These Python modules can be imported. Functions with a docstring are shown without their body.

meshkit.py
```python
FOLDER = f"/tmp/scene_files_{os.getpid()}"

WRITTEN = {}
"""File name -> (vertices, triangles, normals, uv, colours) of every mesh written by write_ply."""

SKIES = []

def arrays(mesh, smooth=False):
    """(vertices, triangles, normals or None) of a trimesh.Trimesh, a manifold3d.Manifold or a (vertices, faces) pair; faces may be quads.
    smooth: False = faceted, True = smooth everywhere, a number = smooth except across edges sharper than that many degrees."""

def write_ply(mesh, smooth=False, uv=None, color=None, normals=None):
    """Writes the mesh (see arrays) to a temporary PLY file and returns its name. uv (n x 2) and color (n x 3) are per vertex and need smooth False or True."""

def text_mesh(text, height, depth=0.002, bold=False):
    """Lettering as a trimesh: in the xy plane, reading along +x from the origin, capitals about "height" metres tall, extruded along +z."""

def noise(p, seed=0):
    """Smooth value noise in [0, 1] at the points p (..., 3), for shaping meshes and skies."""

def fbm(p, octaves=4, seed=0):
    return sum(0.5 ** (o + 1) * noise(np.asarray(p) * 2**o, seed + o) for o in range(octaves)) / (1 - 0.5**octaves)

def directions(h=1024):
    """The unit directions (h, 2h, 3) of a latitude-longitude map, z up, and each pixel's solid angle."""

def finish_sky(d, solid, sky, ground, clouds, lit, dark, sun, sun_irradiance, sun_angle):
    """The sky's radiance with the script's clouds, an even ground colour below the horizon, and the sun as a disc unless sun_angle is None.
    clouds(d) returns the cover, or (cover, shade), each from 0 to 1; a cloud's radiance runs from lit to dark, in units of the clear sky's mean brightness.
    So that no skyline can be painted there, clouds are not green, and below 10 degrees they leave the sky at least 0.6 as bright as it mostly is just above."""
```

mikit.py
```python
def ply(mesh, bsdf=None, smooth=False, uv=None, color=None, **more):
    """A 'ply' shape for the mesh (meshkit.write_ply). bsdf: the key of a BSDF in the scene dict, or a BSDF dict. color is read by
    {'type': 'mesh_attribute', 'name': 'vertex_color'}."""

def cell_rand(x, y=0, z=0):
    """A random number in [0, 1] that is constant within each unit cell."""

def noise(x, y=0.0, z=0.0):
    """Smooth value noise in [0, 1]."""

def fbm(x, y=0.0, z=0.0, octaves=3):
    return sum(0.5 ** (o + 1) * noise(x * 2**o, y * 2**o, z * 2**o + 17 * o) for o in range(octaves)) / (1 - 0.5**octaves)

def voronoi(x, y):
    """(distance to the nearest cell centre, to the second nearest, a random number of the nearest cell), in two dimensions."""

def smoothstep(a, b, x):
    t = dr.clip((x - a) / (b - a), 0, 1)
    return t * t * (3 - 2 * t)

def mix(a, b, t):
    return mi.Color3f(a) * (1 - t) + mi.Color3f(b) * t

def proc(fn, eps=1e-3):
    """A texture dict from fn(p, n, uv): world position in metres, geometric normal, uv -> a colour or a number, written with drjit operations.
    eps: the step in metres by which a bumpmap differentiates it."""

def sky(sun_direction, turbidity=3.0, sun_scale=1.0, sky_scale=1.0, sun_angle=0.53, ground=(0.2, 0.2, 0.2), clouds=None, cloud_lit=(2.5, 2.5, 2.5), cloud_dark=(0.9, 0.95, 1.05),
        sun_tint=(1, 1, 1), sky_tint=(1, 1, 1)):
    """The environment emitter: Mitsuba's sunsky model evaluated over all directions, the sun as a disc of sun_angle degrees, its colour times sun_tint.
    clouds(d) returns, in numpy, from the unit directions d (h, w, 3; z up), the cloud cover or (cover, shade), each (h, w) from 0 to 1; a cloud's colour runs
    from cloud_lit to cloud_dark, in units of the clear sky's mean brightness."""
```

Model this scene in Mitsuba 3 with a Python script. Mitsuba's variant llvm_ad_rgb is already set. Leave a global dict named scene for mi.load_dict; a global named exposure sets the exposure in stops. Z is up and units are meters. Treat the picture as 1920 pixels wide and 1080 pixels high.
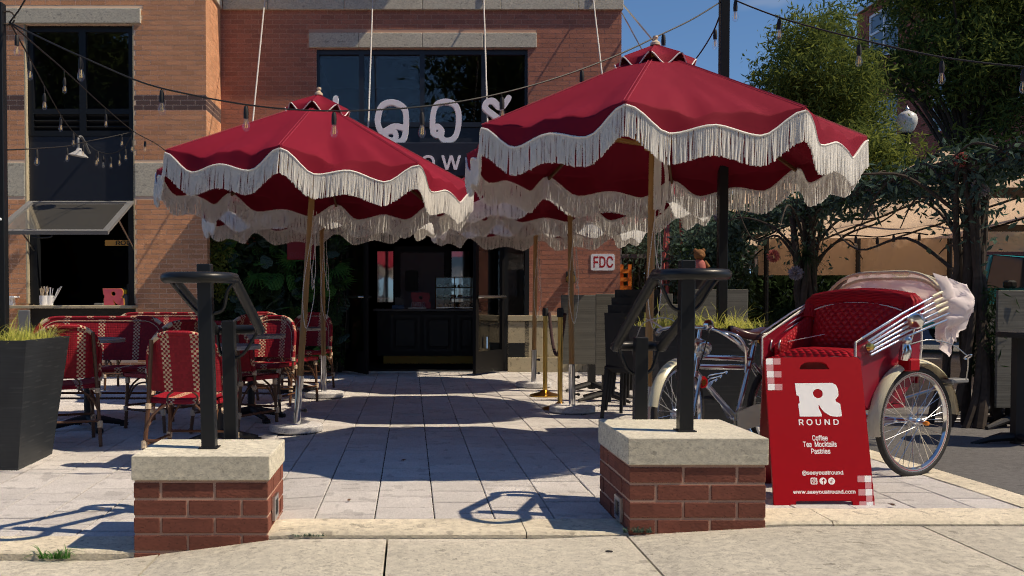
import math, random, numpy as np, trimesh, mitsuba as mi, drjit as dr, mikit, meshkit
from shapely.geometry import Polygon, LineString, Point, box as sbox
from shapely.ops import unary_union
from shapely import affinity
T4 = mi.ScalarTransform4f
rng = np.random.default_rng(7)
# ---------------------------------------------------------------- camera, sky, exposure
F, H, PITCH = 1840.0, 1.05, math.radians(1.5)
CX, CY = 770.0, 562 + F * math.tan(PITCH)
_c, _s = math.cos(PITCH), math.sin(PITCH)
exposure = 1.45
SUN = (0.60, -0.145, 0.79)
scene, labels = {}, {}
scene['camera'] = {'type': 'perspective', 'fov': math.degrees(2 * math.atan(960 / F)), 'fov_axis': 'x', 'near_clip': 0.05, 'far_clip': 2000.0,
                   'principal_point_offset_x': (960 - CX) / 1920, 'principal_point_offset_y': (540 - CY) / 1080,
                   'to_world': T4().look_at(origin=[0, 0, H], target=[0, _c, H - _s], up=[0, 0, 1])}
def _clouds(d):
    n = meshkit.fbm(d * [9, 9, 22], 4, 3)
    return np.clip((n - 0.66) * 3.0, 0, 0.5)
scene['sky'] = mikit.sky(SUN, turbidity=2.0, sky_tint=(0.88, 1.04, 1.20), sky_scale=0.80, sun_scale=1.06, sun_tint=(1.0, 1.0, 0.985), ground=(0.22, 0.21, 0.2), clouds=_clouds)

# ---------------------------------------------------------------- helpers
def W(px, py, Y):
    """world point at depth Y on the ray that the survey of the photograph gives for pixel (px, py)"""
    a, b = (px - CX) / F, (py - CY) / F
    d = np.array([a, _c - b * _s, -_s - b * _c])
    return np.array([0, 0, H]) + d * (Y / d[1])
def zg(x, y):
    """height of the paved ground: the forecourt's edge falls to the left and rises to the right"""
    e = np.interp(x, [-1.3, -0.6, 1.0, 1.66], [-0.085, 0, 0, 0.05])
    return e * np.interp(y, [5.1, 8.6], [1, 0])
def on_ground(x, y, z=0.0): return np.array([x, y, zg(x, y) + z])
def nrm(v):
    v = np.asarray(v, float); return v / (np.linalg.norm(v) + 1e-12)
class MB:
    def __init__(s): s.v, s.f, s.n, s.u = [], [], 0, []
    def add(s, v, f, uv=None):
        v = np.asarray(v, float).reshape(-1, 3); f = np.asarray(f, int)
        if f.shape[1] == 4: f = np.vstack([f[:, [0, 1, 2]], f[:, [0, 2, 3]]])
        s.v.append(v); s.f.append(f + s.n); s.n += len(v)
        s.u.append(np.zeros((len(v), 2)) if uv is None else np.asarray(uv, float)); return s
    def mesh(s): return np.vstack(s.v), np.vstack(s.f)
    def uv(s): return np.vstack(s.u)
    def box(s, x0, x1, y0, y1, z0, z1, b=0.0):
        return s.obox([(x0 + x1) / 2, (y0 + y1) / 2, (z0 + z1) / 2], [x1 - x0, y1 - y0, z1 - z0], None, b)
    def obox(s, c, size, R=None, b=0.0):
        h = np.asarray(size, float) / 2
        if b > 0:
            b = min(b, h.min() * 0.9)
            v = CH_S * h - CH_B * CH_S * b
            f = CH_F
        else: v, f = BX_V * h, BX_F
        if R is not None: v = v @ np.asarray(R, float).T
        return s.add(v + np.asarray(c, float), f)
    def tube(s, pts, r, n=8, closed=False, cap=True, vs=1.0):
        p = np.asarray(pts, float); m = len(p)
        r = np.broadcast_to(np.asarray(r, float), (m,))
        t = (np.roll(p, -1, 0) - np.roll(p, 1, 0)) if closed else np.gradient(p, axis=0)
        t = t / (np.linalg.norm(t, axis=1, keepdims=True) + 1e-12)
        a = np.cross(t[0], [0, 0, 1.0])
        if np.linalg.norm(a) < 0.1: a = np.cross(t[0], [1.0, 0, 0])
        A = [nrm(a)]
        for i in range(1, m):
            q = A[-1] - t[i] * np.dot(A[-1], t[i]); A.append(nrm(q))
        A = np.array(A); B = np.cross(t, A); g = np.arange(n) * 2 * np.pi / n
        v = p[:, None] + r[:, None, None] * (np.cos(g)[None, :, None] * A[:, None] + np.sin(g)[None, :, None] * B[:, None])
        L = np.concatenate([[0], np.cumsum(np.linalg.norm(np.diff(p, axis=0), axis=1))])
        uv = np.stack([np.broadcast_to(g / (2 * np.pi), (m, n)), np.broadcast_to(L[:, None], (m, n)) * vs], -1)
        k = m if closed else m - 1
        i, j = np.meshgrid(np.arange(k), np.arange(n), indexing='ij'); i2 = (i + 1) % m; j2 = (j + 1) % n
        q = np.stack([i * n + j, i * n + j2, i2 * n + j2, i2 * n + j], -1).reshape(-1, 4)
        s.add(v.reshape(-1, 3), q, uv.reshape(-1, 2))
        if cap and not closed:
            for e, o in ((0, 1), (m - 1, -1)):
                idx = np.arange(n); f = np.stack([np.zeros(n - 2, int), idx[1:-1], idx[2:]], 1)
                s.add(v[e][::o], f[:, ::-1] if True else f)
        return s
    def lathe(s, prof, c=(0, 0, 0), axis=(0, 0, 1), n=24):
        pr = np.asarray(prof, float); ax = nrm(axis)
        a = nrm(np.cross(ax, [0, 0, 1.0]) if abs(ax[2]) < 0.9 else np.cross(ax, [0, 1.0, 0])); b = np.cross(ax, a)
        g = np.arange(n) * 2 * np.pi / n; ring = np.cos(g)[:, None] * a + np.sin(g)[:, None] * b
        v = np.asarray(c, float) + pr[:, 1][:, None, None] * ax + pr[:, 0][:, None, None] * ring[None]
        m = len(pr); i, j = np.meshgrid(np.arange(m - 1), np.arange(n), indexing='ij'); j2 = (j + 1) % n
        return s.add(v.reshape(-1, 3), np.stack([i * n + j, i * n + j2, (i + 1) * n + j2, (i + 1) * n + j], -1).reshape(-1, 4))
    def poly(s, shape, O, U, V, d):
        """a flat outline (shapely) set up in the frame O, U, V and given the thickness d along U x V"""
        U, V = np.asarray(U, float), np.asarray(V, float); N = nrm(np.cross(U, V))
        for g in getattr(shape, 'geoms', [shape]):
            if g.is_empty or g.area < 1e-9: continue
            m = trimesh.creation.extrude_polygon(g, 1.0, engine='earcut'); q = np.array(m.vertices)
            s.add(np.asarray(O, float) + q[:, :1] * U + q[:, 1:2] * V + q[:, 2:] * N * d, m.faces)
        return s
    def grid(s, P, uv=None, flip=False):
        a, b = P.shape[:2]; i, j = np.meshgrid(np.arange(a - 1), np.arange(b - 1), indexing='ij')
        q = np.stack([i * b + j, i * b + j + 1, (i + 1) * b + j + 1, (i + 1) * b + j], -1).reshape(-1, 4)
        return s.add(P.reshape(-1, 3), q[:, ::-1] if flip else q, None if uv is None else uv.reshape(-1, 2))
    def ball(s, c, r, n=2):
        m = trimesh.creation.icosphere(n); return s.add(np.array(m.vertices) * r + np.asarray(c, float), m.faces)
BX_V = np.array([[x, y, z] for x in (-1, 1) for y in (-1, 1) for z in (-1, 1)], float)
BX_F = np.array([[0, 1, 3], [0, 3, 2], [4, 6, 7], [4, 7, 5], [0, 4, 5], [0, 5, 1], [2, 3, 7], [2, 7, 6], [0, 2, 6], [0, 6, 4], [1, 5, 7], [1, 7, 3]])
_S, _B = [], []
for x in (-1, 1):
    for y in (-1, 1):
        for z in (-1, 1):
            for k in range(3): _S.append([x, y, z]); _B.append([0 if i == k else 1 for i in range(3)])
CH_S, CH_B = np.array(_S, float), np.array(_B, float)
_h = trimesh.Trimesh(CH_S - CH_B * CH_S * 0.2, process=False)
_hull = trimesh.convex.convex_hull(CH_S - CH_B * CH_S * 0.2)
_map = [int(np.argmin(np.linalg.norm((CH_S - CH_B * CH_S * 0.2) - v, axis=1))) for v in _hull.vertices]
CH_F = np.array([[_map[i] for i in f] for f in _hull.faces])
def spline(pts, n=8, closed=False):
    p = np.asarray(pts, float); out = []; m = len(p)
    for i in range(m if closed else m - 1):
        if closed: a, b, c, d = p[i - 1], p[i], p[(i + 1) % m], p[(i + 2) % m]
        else: a, b, c, d = p[max(i - 1, 0)], p[i], p[i + 1], p[min(i + 2, m - 1)]
        for t in np.arange(n) / n:
            out.append(0.5 * (2 * b + (c - a) * t + (2 * a - 5 * b + 4 * c - d) * t * t + (3 * b - a - 3 * c + d) * t ** 3))
    if not closed: out.append(p[-1])
    return np.array(out)
def Rz(a): c, s = math.cos(a), math.sin(a); return np.array([[c, -s, 0], [s, c, 0], [0, 0, 1.0]])
def axes(x, y, z): return np.stack([nrm(x), nrm(y), nrm(z)], 1)
def xf(loc, rz=0.0, sc=1.0, R=None):
    m = np.eye(4); m[:3, :3] = (Rz(rz) if R is None else R) * sc; m[:3, 3] = loc; return T4(m.tolist())
_used = {}
def uniq(k):
    n = _used.get(k, 0); _used[k] = n + 1; return k if n == 0 else f'{k}_{n:03d}'
def thing(name, label, cat, group=None):
    k = uniq(name); labels[k] = {'label': label, 'category': cat}
    if group: labels[k]['group'] = group
    return k
def as_mesh(m): return m.mesh() if isinstance(m, MB) else m
def shape(m, mat, smooth=False, uv=False, color=None):
    return mikit.ply(as_mesh(m), mat, smooth, uv=m.uv() if uv else None, color=color)
def part(parent, name, m, mat, smooth=False, uv=False, to=None, label=None, stuff=False, color=None):
    k = uniq(parent + '__' + name); d = m if isinstance(m, dict) else shape(m, mat, smooth, uv, color)
    scene[k] = {**d, 'to_world': to} if to is not None else d
    if label or stuff: labels[k] = {**({'label': label} if label else {}), **({'kind': 'stuff'} if stuff else {})}
    return k
def solo(name, m, mat, label, cat, group=None, smooth=False, uv=False, color=None):
    k = thing(name, label, cat, group); scene[k] = shape(m, mat, smooth, uv, color); return k
def struct(name, m, mat, smooth=False, label=None):
    k = uniq(name); labels[k] = {'kind': 'structure', **({'label': label} if label else {})}
    if m is not None: scene[k] = shape(m, mat, smooth)
    return k

# ---------------------------------------------------------------- materials
def rgb(c): return {'type': 'rgb', 'value': list(c)} if isinstance(c, (tuple, list)) else c
def mat(name, c, rough=0.6, metal=0.0, two=True, bump=None, bs=0.002, **kw):
    b = {'type': 'principled', 'base_color': rgb(c), 'roughness': rough if isinstance(rough, float) else rough, 'metallic': metal, **kw}
    if bump is not None: b = {'type': 'bumpmap', 'arbitrary': bump, 'scale': bs, 'bsdf': b}
    scene['m_' + name] = {'type': 'twosided', 'bsdf': b} if two else b
    return 'm_' + name
nz, fb, mix, ss = mikit.noise, mikit.fbm, mikit.mix, mikit.smoothstep
def speckle(base, amp, s1=260.0, s2=2.2, stain=0.25):
    def fn(p, n, uv):
        a = nz(p.x * s1, p.y * s1, p.z * s1); b = fb(p.x * s2, p.y * s2, p.z * s2); c = nz(p.x * s1 * 0.3 + 5, p.y * s1 * 0.3, p.z * s1 * 0.3)
        sp = ss(0.845, 0.87, nz(p.x * 22 + 7, p.y * 22, p.z * 22)) * 0.30 + ss(0.80, 0.83, nz(p.x * 75, p.y * 75 + 3, p.z * 75)) * 0.22
        return (1 - sp) * mi.Color3f(*base) * ((1 - amp) + amp * (a + c)) * (1 - stain + 2 * stain * b)
    return mikit.proc(fn)
def bump_noise(s):
    return mikit.proc(lambda p, n, uv: nz(p.x * s, p.y * s, p.z * s) + 0.6 * nz(p.x * s * 0.35, p.y * s * 0.35, p.z * s * 0.35))
GRIT = bump_noise(150.0)
CONC = mat('sidewalk', speckle((0.45, 0.425, 0.355), 0.38, 150.0, 1.1, 0.20), 0.85, bump=GRIT, bs=0.002)
KERB = mat('kerb', speckle((0.56, 0.51, 0.40), 0.34, 150.0, 3.0, 0.20), 0.85, bump=GRIT, bs=0.0015)
STONE = mat('cast_stone', speckle((0.50, 0.475, 0.39), 0.44, 190.0, 2.4, 0.10), 0.85, bump=GRIT, bs=0.0010)
STONEP = mat('pale_stone', speckle((0.42, 0.37, 0.26), 0.10, 60.0, 0.9, 0.16), 0.85)
PW, PL, PX0 = 0.289, 0.290, -0.174
def _paver(p, n, uv):
    i = dr.floor((p.x - PX0) / PW); off = (i - 2 * dr.floor(i / 2)) * 0.5
    r = mikit.cell_rand(i, dr.floor(p.y / PL + off))
    a = nz(p.x * 190, p.y * 190); b = fb(p.x * 1.3, p.y * 1.3); c = fb(p.x * 7 + 30, p.y * 7)
    spot = ss(0.80, 0.86, nz(p.x * 16, p.y * 16 + 9))
    return mi.Color3f(0.465, 0.45, 0.44) * (0.93 + 0.16 * r) * (0.84 + 0.32 * a) * (0.90 + 0.2 * b) * (0.90 + 0.2 * c) * (1 - 0.2 * spot)
PAVER = mat('paver', mikit.proc(_paver), 0.8, bump=GRIT, bs=0.0015)
JOINT = mat('joint_sand', (0.05, 0.046, 0.042), 0.95)
ASPH = mat('asphalt', speckle((0.11, 0.108, 0.108), 0.35, 120.0, 0.8, 0.4), 0.9)
def brick_tex(base, bl, ch, warm):
    def fn(p, n, uv):
        row = dr.floor(p.z / ch); r = mikit.cell_rand(dr.floor(dr.select(dr.abs(n.x) > 0.7, p.y, p.x) / bl - 0.5 * (row - 2 * dr.floor(row / 2))), row); a = nz(p.x * 90, p.y * 90, p.z * 140); b = fb(p.x * 1.0, p.y, p.z * 1.0)
        pit = ss(0.83, 0.9, nz(p.x * 130, p.y * 130, p.z * 150 + 3))
        return mix(base, warm, b) * (0.84 + 0.26 * r) * (0.80 + 0.40 * a) * (1 - 0.5 * pit)
    return mikit.proc(fn)
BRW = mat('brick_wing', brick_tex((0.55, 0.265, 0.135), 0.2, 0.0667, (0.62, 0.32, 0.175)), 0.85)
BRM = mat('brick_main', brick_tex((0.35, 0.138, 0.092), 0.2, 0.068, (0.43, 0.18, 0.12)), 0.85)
BRP = mat('brick_pier', brick_tex((0.155, 0.050, 0.034), 0.242, 0.0794, (0.20, 0.068, 0.046)), 0.85, bump=GRIT, bs=0.0012)
BRD = mat('brick_dark', (0.10, 0.06, 0.055), 0.85)
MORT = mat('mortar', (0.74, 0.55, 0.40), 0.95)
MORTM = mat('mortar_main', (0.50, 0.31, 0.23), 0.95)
MORTP = mat('mortar_pier', (0.40, 0.26, 0.20), 0.95)
BLACK = mat('black_paint', (0.012, 0.014, 0.017), 0.36, specular=0.35)
BLACKM = mat('black_matte', (0.014, 0.014, 0.016), 0.6)
NAVY = mat('dark_panel', (0.017, 0.02, 0.03), 0.35)
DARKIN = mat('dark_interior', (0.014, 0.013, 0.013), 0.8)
def _planter(p, n, uv):
    a = nz(p.x * 5, p.y * 5, p.z * 220); b = fb(p.x * 2.5, p.y * 2.5, p.z * 2.5); sc = ss(0.72, 0.8, nz(p.x * 6, p.y * 6, p.z * 70 + 40))
    return mi.Color3f(0.022, 0.027, 0.033) * (0.8 + 0.3 * a) * (0.6 + 0.9 * b) + 0.012 * sc
PLANT = mat('planter_plastic', mikit.proc(_planter), 0.5)
def _fabric(p, n, uv):
    b = fb(p.x * 3, p.y * 3, p.z * 3); a = nz(p.x * 400, p.y * 400, p.z * 400)
    return mi.Color3f(0.198, 0.007, 0.023) * (0.88 + 0.16 * b + 0.08 * a)
RED = mat('canopy_red', mikit.proc(_fabric), 0.8, sheen=0.16, sheen_tint=0.5, specular=0.15)
SEAM = mat('seam_red', (0.33, 0.03, 0.06), 0.7)
FRINGE_C = (0.90, 0.895, 0.87)
scene['m_fringe'] = {'type': 'principledthin', 'base_color': rgb(FRINGE_C), 'roughness': 0.8, 'diff_trans': 0.7, 'spec_trans': 0.0}
FRINGE = 'm_fringe'
PIPING = mat('white_piping', (0.78, 0.76, 0.72), 0.7)
def _wood(p, n, uv):
    a = nz(p.x * 60, p.y * 60, p.z * 2.0); return mix((0.36, 0.19, 0.06), (0.50, 0.29, 0.10), a)
WOOD = mat('umbrella_wood', mikit.proc(_wood), 0.38, specular=0.5)
RIBW = mat('rib_wood', (0.13, 0.06, 0.022), 0.5)
BAMBOO = mat('rattan_brown', (0.11, 0.052, 0.028), 0.4)
BIND = mat('cream_binding', (0.62, 0.50, 0.36), 0.6)
def _weave_c(p, n, uv):
    cx, cy = dr.floor(uv.x), dr.floor(uv.y); big = uv.x > 500; q = dr.select(big, cx - 1000 + 2, cx + 8); per = dr.select(big, mi.Float(21), mi.Float(13)); m = q - per * dr.floor(q / per)
    par = cx + cy - 2 * dr.floor((cx + cy) / 2); cream = (m < 4) & (par < 0.5)
    v = 0.85 + 0.3 * mikit.cell_rand(cx, cy)
    return dr.select(cream, mi.Color3f(0.66, 0.50, 0.33), mi.Color3f(0.30, 0.010, 0.022)) * v
def _weave_h(p, n, uv):
    fx, fy = uv.x - dr.floor(uv.x), uv.y - dr.floor(uv.y); return dr.sqrt(dr.maximum(16 * fx * (1 - fx) * fy * (1 - fy), 0.0))
WEAVE = mat('red_weave', mikit.proc(_weave_c), 0.5, bump=mikit.proc(_weave_h, eps=0.001), bs=0.0035, specular=0.3)
def metal(name, c, rough): return mat(name, c, rough, 1.0)
CHROME = metal('chrome', (0.80, 0.81, 0.83), 0.10)
STEEL = metal('steel', (0.55, 0.56, 0.57), 0.28)
BRASS = metal('brass', (0.72, 0.47, 0.13), 0.22)
ALU = mat('aluminium_edge', (0.55, 0.53, 0.50), 0.35, 0.6)
GREYL = mat('lamp_grey', (0.42, 0.42, 0.42), 0.5)
ROD = mat('rod_grey', (0.50, 0.48, 0.45), 0.5)
GRAN = mat('granite', speckle((0.52, 0.52, 0.53), 0.5, 220.0, 3.0, 0.1), 0.7)
WHITE = mat('white_paint', (0.86, 0.87, 0.90), 0.5)
SIGNRED = mat('sign_red', (0.33, 0.003, 0.009), 0.38, specular=0.18)
SIGNREDD = mat('sign_red_dark', (0.20, 0.003, 0.008), 0.4)
PINK = mat('half_tone_pink', (0.56, 0.26, 0.29), 0.5)
GLASS = 'm_glass'; scene[GLASS] = {'type': 'thindielectric', 'int_ior': 1.5}
scene['m_dusty'] = {'type': 'blendbsdf', 'weight': 0.11, 'a': {'type': 'thindielectric', 'int_ior': 1.5}, 'b': {'type': 'twosided', 'bsdf': {'type': 'diffuse', 'reflectance': rgb((0.45, 0.44, 0.40))}}}
BULB = 'm_bulb'; scene[BULB] = {'type': 'thindielectric', 'int_ior': 1.5}
FILAMENT = mat('filament_amber', (0.75, 0.55, 0.25), 0.4)
def leafmat(name, c, t=0.8, rough=0.5):
    scene['m_' + name] = {'type': 'principledthin', 'base_color': rgb(c), 'roughness': rough, 'diff_trans': t, 'spec_trans': 0.0, 'sheen': 0.0}
    return 'm_' + name
LEAF = leafmat('leaf_oak', (0.12, 0.165, 0.05), 0.9, 0.45)
LEAFY = leafmat('leaf_lit', (0.22, 0.26, 0.06), 1.0, 0.5)
LEAFD = leafmat('leaf_dark', (0.035, 0.062, 0.026), 0.5, 0.4)
LEAFB = leafmat('leaf_blue', (0.085, 0.135, 0.105), 0.4, 0.45)
LEAFG = leafmat('leaf_green', (0.10, 0.25, 0.06), 0.8, 0.35)
GRASS = leafmat('grass_gold', (0.68, 0.68, 0.18), 1.0, 0.6)
GRASSG = leafmat('grass_green', (0.34, 0.42, 0.08), 0.9, 0.5)
BARK = mat('bark', speckle((0.052, 0.040, 0.032), 0.5, 40.0, 9.0, 0.4), 0.9)
SOIL = mat('soil', (0.035, 0.026, 0.02), 0.95)
scene['m_tan'] = {'type': 'principledthin', 'base_color': rgb((0.76, 0.58, 0.42)), 'roughness': 0.8, 'diff_trans': 1.25, 'spec_trans': 0.0}
TAN = 'm_tan'
def _grey(p, n, uv):
    a = nz(p.x * 4, p.y * 4, p.z * 110); b = fb(p.x * 3, p.y * 3, p.z * 30)
    return mi.Color3f(0.135, 0.132, 0.115) * (0.45 + 0.6 * a + 0.55 * b)
GREYW = mat('grey_table_wood', mikit.proc(_grey), 0.6)
def _uph(p, n, uv):
    a, b = uv.x + uv.y, uv.x - uv.y
    fx, fy = a - dr.floor(a), b - dr.floor(b); return dr.sqrt(dr.maximum(16 * fx * (1 - fx) * fy * (1 - fy), 0.0))
UPH = mat('red_upholstery', (0.46, 0.006, 0.018), 0.42, bump=mikit.proc(_uph, eps=0.001), bs=0.010, specular=0.4)
MAROON = mat('maroon_paint', (0.22, 0.006, 0.022), 0.25, clearcoat=0.6, clearcoat_gloss=0.9)
CREAM = mat('cream_paint', (0.62, 0.58, 0.42), 0.3)
TYRE = mat('tyre', (0.022, 0.021, 0.021), 0.7)
HOOD = 'm_hood'; scene[HOOD] = {'type': 'principledthin', 'base_color': rgb((0.90, 0.83, 0.84)), 'roughness': 0.5, 'diff_trans': 0.6, 'spec_trans': 0.0}
scene['m_film'] = {'type': 'blendbsdf', 'weight': 0.30, 'a': {'type': 'thindielectric', 'int_ior': 1.5}, 'b': {'type': 'twosided', 'bsdf': {'type': 'principled', 'base_color': rgb((0.50, 0.30, 0.32)), 'roughness': 0.2}}}
FILM = 'm_film'
TEAL = mat('teal_paint', (0.03, 0.36, 0.40), 0.25, clearcoat=0.7)
BLUEC = mat('blue_paint', (0.05, 0.12, 0.25), 0.25, clearcoat=0.7)
CARGLASS = mat('car_glass', (0.03, 0.04, 0.05), 0.06, specular=0.8)
PINKP = mat('pink_sign', (0.55, 0.09, 0.13), 0.5)
ORANGE = mat('orange', (0.75, 0.25, 0.03), 0.5)
GOLDSIGN = mat('gold_sign', (0.62, 0.32, 0.06), 0.5)
YELLOW = mat('yellow_kick', (0.55, 0.33, 0.02), 0.45)
LADDER = mat('ladder_red', (0.45, 0.10, 0.085), 0.5)
SADDLE = mat('saddle_leather', (0.045, 0.014, 0.014), 0.3)
GREYP = mat('grey_paint', (0.16, 0.165, 0.17), 0.5)
BLUEP = mat('blue_plastic', (0.12, 0.22, 0.42), 0.5)
BEAR = mat('bear_fur', (0.22, 0.10, 0.035), 0.9)
FLOWP = leafmat('flower_pink', (0.62, 0.22, 0.20), 0.4)
FLOWW = leafmat('flower_grey', (0.42, 0.38, 0.42), 0.4)

# ---------------------------------------------------------------- ground, sidewalk, kerb, forecourt
YF, YB, YW, YM = 4.393, 4.68, 13.28, 14.30      # kerb front, kerb back, front of the left wing, main front
XR = 2.94                                      # right edge of the paved forecourt
g = MB(); g.add([[-900, -900, -0.32], [900, -900, -0.32], [900, 900, -0.32], [-900, 900, -0.32]], [[0, 1, 2, 3]])
struct('ground', g, ASPH)
def sheet(x0, x1, y0, y1, z, nx=1, ny=1, thick=0.0, rough=0.0):
    xs, ys = np.linspace(x0, x1, nx + 1), np.linspace(y0, y1, ny + 1); X, Y = np.meshgrid(xs, ys, indexing='ij')
    Z = zg(X, Y) + z
    if rough: Z = Z + rough * (meshkit.fbm(np.stack([X * 3, Y * 3, X * 0], -1), 3, 5) - 0.5)
    m = MB(); m.grid(np.stack([X, Y, Z], -1))
    if thick:
        for P in (np.stack([X[:, 0], Y[:, 0], Z[:, 0]], -1), np.stack([X[:, -1], Y[:, -1], Z[:, -1]], -1)[::-1], np.stack([X[0], Y[0], Z[0]], -1)[::-1], np.stack([X[-1], Y[-1], Z[-1]], -1)):
            m.grid(np.stack([P, P - [0, 0, thick]], 0), flip=True)
    return m
# forecourt base and the paved field
xs = np.linspace(-13, XR, 60)
m = sheet(-13, XR, YB - 0.1, YM + 0.2, -0.011, 60, 30)
patio = struct('patio', m, JOINT)
pav, far = [], MB()
for i in range(-44, 11):
    x0, x1 = PX0 + i * PW + 0.003, PX0 + (i + 1) * PW - 0.003
    x1 = min(x1, XR)
    if x1 - x0 < 0.05: continue
    off = 0.5 * (i % 2)
    for k in range(10, 52):
        y0, y1 = (k - off) * PL + 0.0042, (k + 1 - off) * PL - 0.0042
        y0, y1 = max(y0, YB + 0.004), min(y1, YM + 0.15)
        if y1 - y0 < 0.02: continue
        a = (x0 + x1) / 2 / ((y0 + y1) / 2)
        if a < -0.62 or a > 0.76: continue
        pav.append((abs(y0) + 0.0 * abs(a), x0, x1, y0, y1))
pav.sort()
def paver_mesh(m, x0, x1, y0, y1):
    dz = rng.normal(0, 0.0012); b = 0.003
    P = lambda x, y, z: [x, y, float(zg(x, y)) + z + dz]
    v = [P(x, y, -0.02) for x, y in ((x0, y0), (x1, y0), (x1, y1), (x0, y1))] + [P(x, y, -b) for x, y in ((x0, y0), (x1, y0), (x1, y1), (x0, y1))] + \
        [P(x, y, 0) for x, y in ((x0 + b, y0 + b), (x1 - b, y0 + b), (x1 - b, y1 - b), (x0 + b, y1 - b))]
    f = []
    for o in (0, 4):
        for j in range(4): f.append([o + j, o + (j + 1) % 4, o + 4 + (j + 1) % 4, o + 4 + j])
    f.append([8, 9, 10, 11]); return m.add(v, f)
for n, (_, x0, x1, y0, y1) in enumerate(pav):
    if n < 300: part(patio, 'paver', paver_mesh(MB(), x0, x1, y0, y1), PAVER)
    else: paver_mesh(far, x0, x1, y0, y1)
part(patio, 'paver_field', far, PAVER, stuff=True)
# kerb stones in three runs, sidewalk slabs in front
kerb = struct('kerb', None, None)
def kerb_run(x0, x1):
    m = MB(); xs = np.linspace(x0, x1, max(2, int((x1 - x0) / 0.1)))
    prof = [(YF, -0.25), (YF, -0.010), (YF + 0.010, 0.0), (YF + 0.02, 0.002), (YB - 0.012, 0.003), (YB, 0.0), (YB, -0.2)]
    P = np.array([[[x, y, float(zg(x, 4.6)) + z + 0.004 * (meshkit.noise([x * 14, y * 9, 1.0]) - 0.5)] for y, z in prof] for x in xs])
    m.grid(P, flip=False); return m
for a, b in ((-9, -3.4), (-3.396, -1.1), (-1.096, 0.52), (0.524, 1.9), (1.904, 3.3), (3.304, 9)):
    part(kerb, 'kerb_stone', kerb_run(a, b), KERB, smooth=40)
walk = struct('sidewalk', None, None)
JX = [-9, -6.2, -3.6, -1.13, -0.105, 0.97, 2.3, 3.7, 6.3, 9]
def sz(x): return np.interp(x, [-1.35, -0.6, 0.6, 1.0, 1.7], [-0.112, -0.014, -0.014, 0.004, 0.044])
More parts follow.
